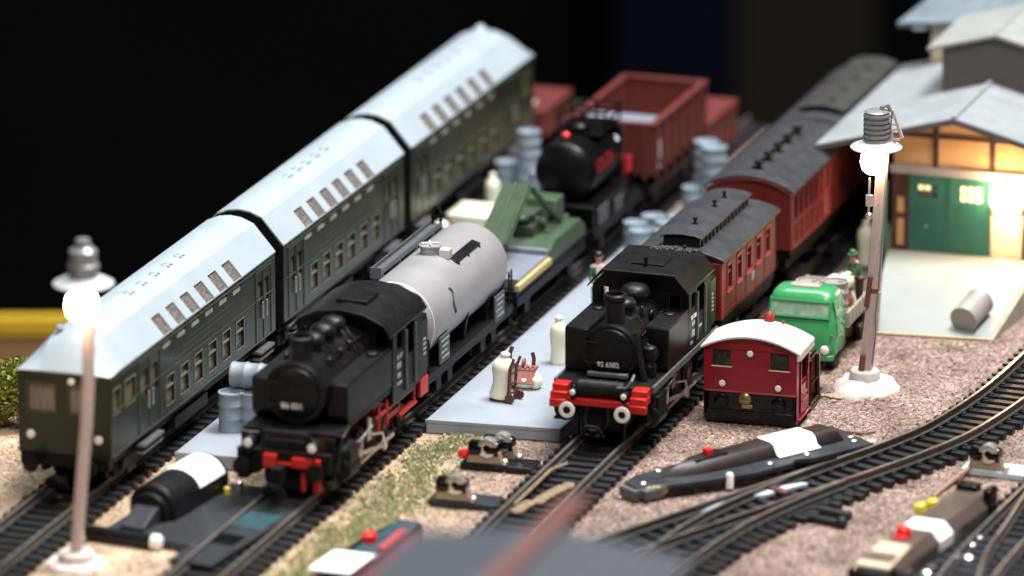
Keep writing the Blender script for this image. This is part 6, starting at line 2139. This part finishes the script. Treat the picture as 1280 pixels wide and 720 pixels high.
# ================================================================== BUILDINGS
def engine_shed():
    t = thing('engine_shed', 'half-timbered engine shed with green double doors and pale grey roof', 'shed', (64.5, 234, 0))
    zb = 11.6
    hw, L = 25, 110
    zl0, zl1 = 40.4, 43.6          # lintel
    ap = 64.0
    sl = .262
    # gable infill and wall panels, each plane a few tenths apart
    MB().prism([(-hw + .6, zl1), (hw - .6, zl1), (hw - .6, ap - sl * hw - .4), (0, ap - .6), (-hw + .6, ap - sl * hw - .4)], 'y', .4, 2).build('gable_infill', INFILL, t)
    mb = MB().box(-hw + .6, -18.6, .4, 2, zb, zl0)
    mb.build('wall_infill', INFILL, t)
    MB().box(12.0, hw + .0, .4, 2, zb, zl0).build('wall_infill', INFILL_C, t)
    mb = MB().box(-18.6, 12.0, 1.6, 3, zb, zl0)
    mb.build('door_reveal', TIMBER, t)
    for s in (-1, 1):
        x0, x1 = sorted((s * hw, s * (hw - 1.2)))
        mb = MB().box(x0, x1, 2, L, 0, ap - sl * hw)
        mb.build('side_wall', INFILL_C, t)
        mb = MB()
        for k in range(8):
            y = 2.4 + k * 14
            xo = s * hw
            mb.box(min(xo, xo + s * .5), max(xo, xo + s * .5), y, y + 2, 0, ap - sl * hw - .2)
        for z in (20, 36):
            mb.box(min(s * hw, s * hw + s * .42), max(s * hw, s * hw + s * .42), 2.4, L, z, z + 1.8)
        mb.build('side_timber', TIMBER, t, smooth=0)
    # timber frame on the front
    mb = MB()
    for x in (-8.9, 12.2):
        z1 = ap - sl * abs(x) - .5
        mb.box(x - 1.0, x + 1.0, -.2, .5, zl1, z1)
    mb.box(-hw, hw, -.05, .45, 54.2, 55.9)
    for s in (-1, 1):
        x0 = 0
        mb.prism([(0, ap - .6), (s * hw, ap - sl * hw - .6), (s * hw, ap - sl * hw - 2.2), (0, ap - 2.0)], 'y', .0, .42)
    mb.box(-hw, -hw + 2.0, -.2, .5, zb, zl0).box(-hw + 2, -18.6, -.1, .5, 23.6, 25.4).box(-hw + 2, -18.6, -.12, .48, 11.6, 13.4).box(-20.3, -18.6, -.15, .46, zb, zl0).box(-hw + 2, -20.3, -.08, .46, 31.6, zl0)
    mb.box(hw - 1.4, hw, -.2, .5, zb, zl0)
    mb.build('timber_frame', TIMBER, t, bevel=.12)
    MB().box(-hw - .6, hw + .6, -1.0, .4, zl0, zl1).build('lintel', LINTEL, t, bevel=.2)
    MB().box(-hw, hw, .5, L, 0, zb - .1).build('plinth', PLAT, t)
    # green doors
    for x0, x1, rects, lit in ((-18.4, -3.2, [(3.0, 10.4, 20.2, 24.8)], 0), (-3.0, 11.8, [(3.4, 11.8, 19.4, 25.4)], 1)):
        w_ = x1 - x0
        mb = MB().holewall((x0, .1, zb + .2), (1, 0, 0), (0, 0, 1), w_, zl0 - zb - .3, rects, .9)
        mb.box(x0, x0 + .7, -.25, .1, zb + .3, zl0 - .1).box(x1 - .7, x1, -.25, .1, zb + .3, zl0 - .1).box(x0 + .7, x1 - .7, -.25, .1, zl0 - 1.0, zl0 - .1).box(x0 + .7, x1 - .7, -.25, .1, zb + .3, zb + 1.3)
        for k in range(1, 10):
            xx = x0 + w_ * k / 10
            mb.box(xx - .13, xx + .13, -.12, .1, zb + 1.3, zb + 18.6)
        d = mb.build('door', DOOR, t, smooth=0)
        a, b, c, e = rects[0]
        for i in range(3):
            for j in range(2):
                u0, u1 = a + (b - a) * i / 3 + .25, a + (b - a) * (i + 1) / 3 - .25
                v0, v1 = c + (e - c) * j / 2 + .25, c + (e - c) * (j + 1) / 2 - .25
                m_ = PANE_LIT if lit or (j == 1 and i < 2) else (PANE_RED if i < 2 else PANE_D)
                MB().box(x0 + u0, x0 + u1, .5, .7, zb + .2 + v0, zb + .2 + v1).build('pane', m_, d, smooth=0)
        g = MB()
        for i in range(1, 3):
            u = a + (b - a) * i / 3
            g.box(x0 + u - .25, x0 + u + .25, .15, .6, zb + .2 + c, zb + .2 + e)
        g.box(x0 + a, x0 + b, .18, .62, zb + .2 + (c + e) / 2 - .25, zb + .2 + (c + e) / 2 + .25)
        g.build('glazing_bar', DOOR, d, smooth=0)
        if not lit:
            MB().ball((x0 + 6.4, -.2, zb + 9.6), .4).build('handle', STEEL, d)
    # roof: two corrugated slopes overhanging the front
    for s in (-1, 1):
        we = 51.5 if s < 0 else 52
        n = 64
        mb = MB()
        y0, y1 = -10, L + 4
        top, bot = [], []
        # ribs run down the slope, so the height varies along y
        ny = 96
        vs, fs = [], []
        for i in range(ny + 1):
            y = y0 + (y1 - y0) * i / ny
            dz = .42 * math.sin(y * 1.25) + .12 * math.sin(y * 3.1)
            for k, u in enumerate((0, .25, .5, .75, 1)):
                x = s * we * u
                step = -.18 * int(u * 4)
                vs.append((x, y, ap + 1.0 - sl * we * u + dz + step))
        for i in range(ny + 1):
            y = y0 + (y1 - y0) * i / ny
            for u in (0, .25, .5, .75, 1):
                vs.append((s * we * u, y, ap - .5 - sl * we * u))
        o_ = (ny + 1) * 5
        for i in range(ny):
            for k in range(4):
                fs.append((i * 5 + k, i * 5 + k + 1, (i + 1) * 5 + k + 1, (i + 1) * 5 + k))
                fs.append((o_ + i * 5 + k, o_ + (i + 1) * 5 + k, o_ + (i + 1) * 5 + k + 1, o_ + i * 5 + k + 1))
            fs.append((i * 5 + 4, o_ + i * 5 + 4, o_ + (i + 1) * 5 + 4, (i + 1) * 5 + 4))
        for k in range(4):
            fs.append((k, o_ + k, o_ + k + 1, k + 1))
            fs.append((ny * 5 + k, ny * 5 + k + 1, o_ + ny * 5 + k + 1, o_ + ny * 5 + k))
        mb.add(vs, fs)
        mb.build('roof', ROOF_S, t, smooth=50)
    mb = MB()
    for s in (-1, 1):
        we = 51.5
        mb.prism([(0, ap + .6), (s * we, ap + .4 - sl * we), (s * we, ap - 1.6 - sl * we), (0, ap - 1.3)], 'y', -10.5, -9.9)
    mb.build('barge_board', LANT, t, smooth=0)
    mb = MB()
    for k in range(12):
        mb.box(-.9, .9, -10 + k * 9.8, -.6 + k * 9.8, ap + 1.0, ap + 1.9)
    mb.build('ridge_cap', ROOF_S, t, bevel=.3)
    # roof lantern
    la = thing_part = bpy.data.objects.new('roof_lantern', None)
    COL.objects.link(la)
    la.parent = t
    la.location = V3((2.0, 45, 0)) * S
    lw = 20.5
    MB().prism([(-lw, 56), (lw, 56), (lw, 76.2), (0, 81.2), (-lw, 76.2)], 'y', 0, 46).build('lantern_wall', LANT, la, smooth=0)
    for s in (-1, 1):
        x1 = 25.5
        MB().slab([(0, -3, 82.4), (s * x1, -3, 82.4 - x1 * .265), (s * x1, 50, 82.4 - x1 * .265), (0, 50, 82.4)] if s < 0 else [(0, 50, 82.4), (s * x1, 50, 82.4 - x1 * .265), (s * x1, -3, 82.4 - x1 * .265), (0, -3, 82.4)], 1.1).build('lantern_roof', ROOF_L, la, smooth=0)
    return t


engine_shed()


def far_house():
    t = thing('far_building', 'blurred cream building with blue grey roof behind the engine shed', 'building', (26, 340, 0))
    MB().box(0, 60, 0, 40, 0, 72).build('wall', INFILL_C, t)
    MB().slab([(-12, -6, 70.5), (70, -6, 77), (70, 26, 90), (2, 26, 82)], 2).build('roof', ROOF_B, t, smooth=0)
    MB().slab([(2, 26, 82), (70, 26, 90), (70, 50, 80), (2, 50, 74)], 2).build('roof', ROOF_B, t, smooth=0)
    MB().cyl((-6, -4, 68.8), (-1, -4, 69.2), 1.2).build('gutter', PALEPL, t)


far_house()

# loading ramp in front of the doors
rp = thing('loading_ramp', 'pale grey green ramp sloping up to the green shed doors', 'ramp', (0, 0, 0))
mb = MB()
top = [(53.6, 164.5, .9), (93.2, 168.5, .9), (96.2, 208, 11.6), (97, 233.4, 11.7), (38.5, 233.4, 11.7), (44.5, 203, 11.0)]
bot = [(x, y, 0) for x, y, z in top]
mb.add(top + bot, [(0, 1, 2, 5), (5, 2, 3, 4), (0, 6, 7, 1), (1, 7, 8, 2), (2, 8, 9, 3), (3, 9, 10, 4), (4, 10, 11, 5), (5, 11, 6, 0)])
mb.build('deck', RAMP, rp, smooth=0)
mb = MB()
mb.add([(93.25, 168.4, -.02), (96.25, 208, -.02), (97.05, 233, -.02), (93.25, 168.4, .7), (96.25, 208, 11.2), (97.05, 233, 11.3),
        (94.4, 168.2, -.02), (97.6, 208, -.02), (98.4, 233, -.02), (94.2, 168.2, .5), (97.4, 208, 10.9), (98.2, 233, 11)],
       [(6, 7, 10, 9), (7, 8, 11, 10), (9, 10, 4, 3), (10, 11, 5, 4), (0, 6, 9, 3), (2, 5, 11, 8)])
mb.build('rough_edge', RAMP_S, rp, smooth=0)
MB().slab([(53.4, 163.9, .7), (93.6, 168.0, .7), (93.6, 168.6, 1.0), (53.4, 164.6, 1.0)], .6).build('front_strip', WOODY, rp)
mb = MB()
for k in range(26):
    mb.ball((random.uniform(80, 94), random.uniform(222, 231), 11.9), random.uniform(.4, 1.3), random.uniform(.4, 1.3), .5, n=7, h=4)
tag(mb.build('rubble', MORTAR, smooth=40), 'pale rubble crumbs on the ramp under the wall lamp', 'rubble', kind='stuff')

# wall lamp at the shed
wl = thing('wall_lamp', 'very bright wall lamp beside the green shed doors', 'lamp', (83, 231.5, 0))
MB().lathe([(.2, 0), (3.2, .8), (5.0, 3.2), (5.2, 6), (4.0, 9)], (0, -3.6, 30.6), (0, 0, 1), 24).build('bulb', BULB2, wl, smooth=80)
MB().tube([(0, -3.6, 41), (0, -1.5, 42.6), (0, .6, 40)], .6).tube([(-5.6, 1, 31), (-5, -1, 28.6), (-3, -1.6, 27.8)], .6).tube([(5.6, 1, 31), (5, -1, 28.6)], .6).build('bracket', TIMBER, wl)

# planks and crate heap between shed and coaches
pk = thing('plank_stack', 'dark grey planks stacked between red coach and engine shed', 'planks', (20.5, 222, 0))
for k in range(5):
    MB().box(0, 17, k * 13, k * 13 + 11, 0, 3).build('plank', PLANK, pk, bevel=.3)
gc = MB().prism([(0, 0), (9, 0), (9, 9), (0, 9)], 'z', 0, 7.5).box(1, 8, 1, 8, 7.5, 8.2)
tag(gc.build('crate', PALEPL, None, (28, 262, 3.1), bevel=.4), 'pale blue crate on the planks against the shed corner', 'crate')
gp = MB().cyl((0, 0, 0), (0, 0, 38), 1.0)
gp.box(-1.6, 1.6, -1.6, 1.6, 0, 2)
tag(gp.build('drain_pipe', DOOR, None, (37.6, 231, 0)), 'slim green pipe at the corner of the engine shed', 'pipe')


# ================================================================== POINT MOTORS AND FOREGROUND THINGS
def halfround(x0, x1, z0, zt, y0, y1, n=14):
    """vaulted housing: profile in x/z with a rounded top"""
    cx, r = (x0 + x1) / 2, (x1 - x0) / 2
    zs = zt - r * .85
    pts = [(x0, z0)] + [(cx - r * math.cos(math.pi * k / n), zs + (zt - zs) * math.sin(math.pi * k / n)) for k in range(n + 1)] + [(x1, z0)]
    return pts


def motor_round():
    t = thing('point_motor', 'black round housed point motor with big white sticker beside the rails', 'point motor', (-112, -118, 0), R(-7), 'point motors')
    MB().prism([(-9, -20), (24, -22), (27, -6), (26, 42), (6, 42), (5, 36), (-9, 30)], 'z', .3, 3.2).build('base_plate', PM_GRY, t, bevel=.4)
    MB().box(26.5, 41.5, -42, 38, 3.4, 4.9).build('track_plate', PM_GRY, t, bevel=.3)
    MB().box(28, 40, -4, 12, 4.9, 5.3).build('blue_cover', PM_TEAL, t, bevel=.2)
    MB().box(29, 39, -22, -12, 4.9, 5.15).build('slot', BLK_G, t, bevel=.1)
    h = MB().prism(halfround(-8.4, 8.4, 3, 14.6, 2, 38), 'y', -3, 36).build('housing', PM_BLK, t, bevel=1.2)
    r = [(x * 1.03, z + .35) for x, z in halfround(-8.4, 8.4, 9, 14.6, 0, 0)][2:-2]
    inner = [(x * .98, z - .3) for x, z in reversed(r)]
    MB().prism(r + inner, 'y', 15, 33).build('sticker', PAPER, h)
    MB().prism(halfround(-6.4, 6.4, 3.4, 12.2, 0, 0), 'y', -5.4, -2.6).build('end_cap', PM_BLK, t, bevel=.6)
    MB().prism([(-17, 3), (-5, 3), (-5, 8.6), (-8, 8.2), (-17, 4.4)], 'x', -4.4, 4.4).build('gear_cover', PM_GRY, t, bevel=.6)
    MB().lathe([(2.2, 0), (2.4, .4), (2.4, 23), (2.0, 23.4)], (-13, -22.5, 2.6), (1, 0, 0), 18).build('drive_tube', PM_BLK, t)
    MB().lathe([(1.7, 0), (2.6, .5), (2.6, 2.6), (1.8, 3.6), (.3, 3.9)], (10.2, -22.5, 2.6), (1, 0, 0), 18).build('white_cap', WHITE, t)
    MB().lathe([(1.2, 0), (1.2, 2.4), (.4, 3)], (10.5, 30, 3), (0, 0, 1), 12).build('yellow_plug', YEL, t)
    MB().lathe([(1.2, 0), (1.2, 3.4), (.4, 4)], (13, 34, 3), (0, 0, 1), 12).build('silver_plug', STEEL, t)


motor_round()


def motor_long():
    a = math.atan2(76 - 31.5, 31 + 40)
    t = thing('point_motor', 'long black point motor with boat shaped cover and red button', 'point motor', (27, -45, 0), -R(33.5), 'point motors')
    # local +y runs along the motor
    L = 92
    MB().prism([(-4.5, 0), (2.5, -1), (6.5, 8), (10.5, 22), (14.5, 40), (14.5, 56), (12, 60), (14.5, 66), (14.5, L), (-9, L + 2), (-9, 24), (-8, 8)], 'z', 3.4, 5.2).build('top_plate', PM_GRY, t, bevel=.3)
    MB().prism([(-3.5, 1.5), (2, .5), (5.5, 9), (9.5, 24), (13, 40), (13, L - .8), (-8, L + 1), (-8, 24), (-7, 8)], 'z', .2, 3.4).build('base_box', BLK_G, t, bevel=.3)

    def hull(s, z, y0, y1):
        return [(0, y0, z), (2.6 * s, y0 + 5, z), (5.0 * s, y0 + 15, z), (6.0 * s, y0 + 27, z), (6.0 * s, y1, z), (-6.0 * s, y1, z), (-6.0 * s, y0 + 27, z), (-5.0 * s, y0 + 15, z), (-2.6 * s, y0 + 5, z)]
    lv = [hull(1.1, 5.2, 12, 86), hull(1.07, 6.2, 13, 85.6), hull(.8, 8.6, 19, 84.5), hull(.55, 9.3, 24, 83.5)]
    mb = MB()
    for p, q in zip(lv[:-1], lv[1:]):
        for k in range(9):
            mb.quad(p[k], p[(k + 1) % 9], q[(k + 1) % 9], q[k])
    mb.add(lv[-1], [tuple(range(9))])
    h = mb.build('cover', pmat('motor_dark_brown_cover', (.022, .016, .015), .42, .25, 1.5, spec=.35), t, bevel=.35)
    MB().prism([(-6.5, 6.3), (-4.9, 8.75), (-3.3, 9.45), (3.3, 9.45), (4.9, 8.75), (6.6, 5.9), (8.4, 5.3), (8.5, 5.7), (6.9, 6.2), (5.1, 9.05), (3.4, 9.8), (-3.4, 9.8), (-5.1, 9.05), (-6.8, 6.6)], 'y', 56, 74).build('sticker', PAPER, h)
    MB().slab([(-2.6, 25, 9.0), (2.6, 25, 9.0), (3.2, 38, 9.6), (-3.2, 38, 9.6)], .5).build('recess', BLACK_P, h)
    MB().box(-1.4, 1.4, 30.5, 33, 9.2, 11.6).build('red_button', REDKN, t, bevel=.3)
    for (x, y) in ((-6.6, 16), (10.4, 66), (9, 88), (5, 90), (-7.6, 84), (1, 3.5), (10.4, 50)):
        MB().lathe([(1.1, 0), (1.1, .35), (.7, .6), (.2, .65)], (x, y, 5.2), (0, 0, 1), 14).build('screw', STEEL, t)
    MB().lathe([(1.3, 0), (1.3, 4.6), (.9, 5.2), (.3, 5.3)], (12.2, 31, 1), (0, 0, 1), 14).build('white_pin', WHITE, t)
    mb = MB().box(-4.6, 3.6, -2.4, 1, .6, 4.4).box(1, 6.5, 0, 8, 1, 4.6)
    mb.build('end_block', SKIRT, t, bevel=.4)
    MB().box(-6.8, -2.4, -3.6, -1.2, .3, 1.2).build('lug', STEEL, t, bevel=.2)
    mb = MB()
    for k in range(4):
        mb.lathe([(1.5, -.2), (1.7, .1), (1.5, .5)], (4.5 + k * .5, 3 + k * 1.6, 3.4), (1, -.4, 0), 12)
    mb.build('terminal', BRASS, t)


motor_long()


def motor_brown():
    a = R(-8)
    t = thing('point_motor', 'brown box shaped point motor with paper sticker and yellow plugs', 'point motor', (126.5, -114, 0), a, 'point motors')
    L = 84
    prof = [(-7.5, .4), (-7.5, 7.6), (-5.4, 10.4), (4.4, 10.4), (7.4, 7.0), (7.4, .4)]
    MB().prism(prof, 'y', 4, L).build('cover', PM_BRN, t, bevel=.5)
    out = [(x * 1.04, z + .35) for x, z in prof[1:5]]
    st = [(-7.75, 6.2)] + out + [(7.7, 4.0)]
    inn = [(x * .96, z - .35) for x, z in reversed(st)]
    MB().prism(st + inn, 'y', 37, 48).build('sticker', PAPER, t)
    MB().lathe([(2.6, 0), (2.6, 2.4), (2.0, 3.6), (.4, 4)], (-1.6, 29, 10), (0, 0, 1), 18).box(-3.6, .6, 25, 31, 10.2, 11.4).build('red_button', REDKN, t, bevel=.4)
    MB().slab([(-6.2, 0, 9.4), (5.6, 0, 9.4), (5.0, 20, 11.2), (-5.6, 20, 11.2)], 1.4).build('front_cap', PM_TAN_GLARE, t, bevel=.5)
    MB().prism([(-7.8, .4), (-7.4, 8.2), (7, 8.2), (7.8, .4)], 'y', -3, 4).build('front_end', BLK_G, t, bevel=.6)
    MB().prism([(-5.5, 3), (-5.5, 12.4), (2, 12.4), (2, 3)], 'y', L - 3, L + 2).box(5.2, 8, L - 6, L + 1, 3, 12.6).build('rear_clip', BLK_G, t, bevel=.6)
    for y in (58, 64):
        MB().lathe([(1.9, 0), (2.1, .5), (2.1, 3.6), (1.4, 4.4), (.4, 4.5)], (-7.8 + (y - 58) * .3, y + 1, 7.4), (-.3, 0, 1), 16).build('yellow_plug', YEL, t)
    MB().slab([(-8.6, 50, 7), (-5.6, 49, 9.8), (-5.6, 55, 9.8), (-8.6, 55, 7)], .6).build('blue_label', LBL_B, t)
    MB().box(7.4, 25, -30, 62, .2, 2.6).build('base_plate', PM_GRY, t, bevel=.3)
    for (x, y) in ((11, 18), (13, 50), (12, 58), (17, 38), (20, 8)):
        MB().lathe([(1.9, 0), (1.9, .8), (1.1, 1.5), (.3, 1.6)], (x, y, 2.6), (0, 0, 1), 14).build('screw', STEEL, t)
    MB().lathe([(2.4, 0), (2.4, 3), (1.8, 3.8)], (9.6, 22, 2.6), (1, .2, 0), 16).build('round_plug', PM_BLK, t)


motor_brown()


def coil_motor(loc, rz, label, double=False, plate=PM_BLK, red=False, px=15):
    t = thing('coil_drive', label, 'coil drive', loc, rz, 'silver coil drives')
    MB().box(-9, px, -5, 5.6, .2, 2.4).build('base_plate', plate, t, bevel=.35)
    for k in range(2 if double else 1):
        y0 = -2.5 + k * 7
        x0 = k * 3.0
        MB().prism([(-7.2 + x0, 2.4), (5.2 + x0, 2.4), (4.2 + x0, 6.6), (-5.6 + x0, 6.6)], 'y', y0 - 1.6, y0 + 1.6).build('coil_bracket', COIL, t, bevel=.25)
        c = MB().lathe([(2.4, -5.4), (2.7, -5), (2.7, -.8), (1.6, -.6), (1.6, .6), (2.7, .8), (2.7, 4.4), (2.4, 4.8)], (-.8 + x0, y0, 7.4), (1, 0, 0), 20)
        c.build('coil', BLK_G, t)
        MB().lathe([(3.0, -2.0), (3.3, -1.8), (3.3, 1.8), (3.0, 2.0), (1.3, 2.0), (1.2, .5)], (.2 + x0, y0 - .4, 8.0), (0, -1, 0), 22).build('silver_ring', STEEL, t)
        MB().ball((6.2 + x0, y0 - 1.2, 3.4), 1.3).build('silver_ball', STEEL, t)
    if red:
        MB().lathe([(1.5, 0), (1.7, .4), (1.5, 2.6), (.4, 3)], (-9.6, -1.4, 4.2), (.8, -.4, .3), 14).build('red_plug', REDKN, t)
    return t


coil_motor((-28.5, -26, 0), R(2), 'double silver coil drive with red plug on black plate', True, PM_BLK, True, 16)
coil_motor((-26, -67, 0), R(2), 'single silver coil drive on dark plate next to the flock strip', False, PM_GRY, False, 14)
coil_motor((131.5, 19, 0), R(-4), 'silver coil drive standing on pale blue plate', False, PALEPL, False, 24)

pm = thing('point_motor', 'dark teal point motor with red knob and sticker beside grey roof', 'point motor', (-35, -152, 0), R(-2), 'point motors')
MB().prism([(-6, -22), (7, -22), (8, 48), (-1, 48), (-6, 30)], 'z', .3, 5).build('base_box', BLK_G, pm, bevel=.6)
MB().prism([(-4, 6), (7, 6), (7.4, 47), (0, 47)], 'z', 5, 6).build('teal_cover', PM_TEAL, pm, bevel=.4)
MB().lathe([(2.4, 0), (2.6, .6), (2.4, 3), (.4, 3.8)], (-.6, 22, 5.6), (0, 0, 1), 18).build('red_button', REDKN, pm)
MB().slab([(-7.5, -14, 7.4), (6.5, -14, 7.4), (6.5, 9, 6.6), (-7.5, 9, 6.6)], .5).build('sticker', PAPER, pm, bevel=.1)
MB().box(5, 7.4, 14, 34, 6, 7.4).build('red_strip', PINKRED, pm, bevel=.3)

# rusty lead and loose scraps on the gravel
mb = MB().tube([(120, -14, .6), (121.5, -2, 1.2), (123.5, 8, 2.0), (126, 19, 3.0), (128, 24, 3.4)], .8)
mb.box(125.6, 130.5, 21, 26, 2.4, 3.4)
tag(mb.build('wire_lead', RUST), 'rusty wire lead running to the silver coil drive', 'wire')
mb = MB()
for k in range(5):
    mb.tube([(66 + k * 2.6, 46 + k * .6, .5), (69 + k * 2.8, 47.5 - k * .3, .9), (72.5 + k * 2.6, 47 + k, .5)], .45)
tag(mb.build('twig', CORK), 'dry tan twigs lying beside the long black motor', 'twigs')
tag(MB().slab([(80, 33, 1.6), (86, 35.5, 1.6), (87, 38.5, 1.6), (81, 36.5, 1.6)], .6).build('paper_scrap', PAPER), 'small white scrap at the tail of the long black motor', 'scrap')
mb = MB()
for k in range(7):
    mb.ball((57 + random.uniform(-4, 6), 84 + random.uniform(-4, 3), .5), random.uniform(.8, 2.2), random.uniform(.8, 1.6), .6, n=8, h=5)
tag(mb.build('plaster_scrap', pmat('tan_scrap', (.42, .30, .18), .8, .3, 4)), 'tan crumbs at the foot of the broken lamp post', 'crumbs', kind='stuff')
bp = MB()
for k in range(10):
    bp.ball((-148 + random.uniform(-14, 6), -108 + random.uniform(-5, 5), 1.2), random.uniform(1, 2.6), random.uniform(1, 2), 1.1, n=8, h=5)
tag(bp.build('rust_scrap', pmat('rust_brown_scrap', (.16, .075, .03), .8, .4, 4)), 'rust brown crumbs under the front coach end', 'crumbs', kind='stuff')

# foreground hut with grey roof and oxide ridge beam, far out of focus
hut = thing('hut', 'out of focus building with grey roof and red brown ridge beam', 'hut', (129, -450, 0))
MB().box(-34, 34, -150, -6, 0, 119).build('wall', HUTW, hut)
for s_ in (-1, 1):
    a_, b_ = (s_ * 38.6, 122.6), (0, 128.0)
    q = [(a_[0], -3, a_[1]), (a_[0], -160, a_[1]), (0, -160, b_[1]), (0, -3, b_[1])]
    MB().slab(q if s_ < 0 else q[::-1], 1.2).build('roof', HUTR, hut, smooth=0)
    rb = MB()
    for k in range(1, 9):
        x = s_ * 38.6 * k / 9
        z = 128.0 - 5.4 * k / 9
        rb.box(x - .25, x + .25, -160, -3, z, z + .5)
    rb.build('roof_batten', HUTR, hut, smooth=0)
MB().box(-2.8, 2.8, -160, 20, 127.2, 129.6).build('ridge_beam', RIDGE, hut, bevel=.5)
MB().box(-39.3, -38.4, -160, -2.6, 120.6, 123.0).build('roof_edge', PINKRED, hut)

# bush at the left edge
bu = thing('bush', 'yellow green leafy bush at the edge of the layout', 'bush', (-190, -34, 0))
MB().cyl((0, 0, 0), (0, 0, 14), 1.0, .6).build('stem', BROWN, bu)


def bush_pt():
    c = random.choice([(-4, 0, 12, 9), (4, 3, 10, 8), (-8, 6, 15, 8), (0, 2, 18, 7), (-12, 0, 8, 8)])
    v = Vector((random.gauss(0, 1), random.gauss(0, 1), random.gauss(0, 1))).normalized() * c[3] * random.uniform(.55, 1)
    if c[2] + v.z < .5:
        return None
    return c[0] + v.x, c[1] + v.y, c[2] + v.z


fo = flock('foliage', 5200, bush_pt, .75, BUSHM, 1.4)
fo.parent = bu
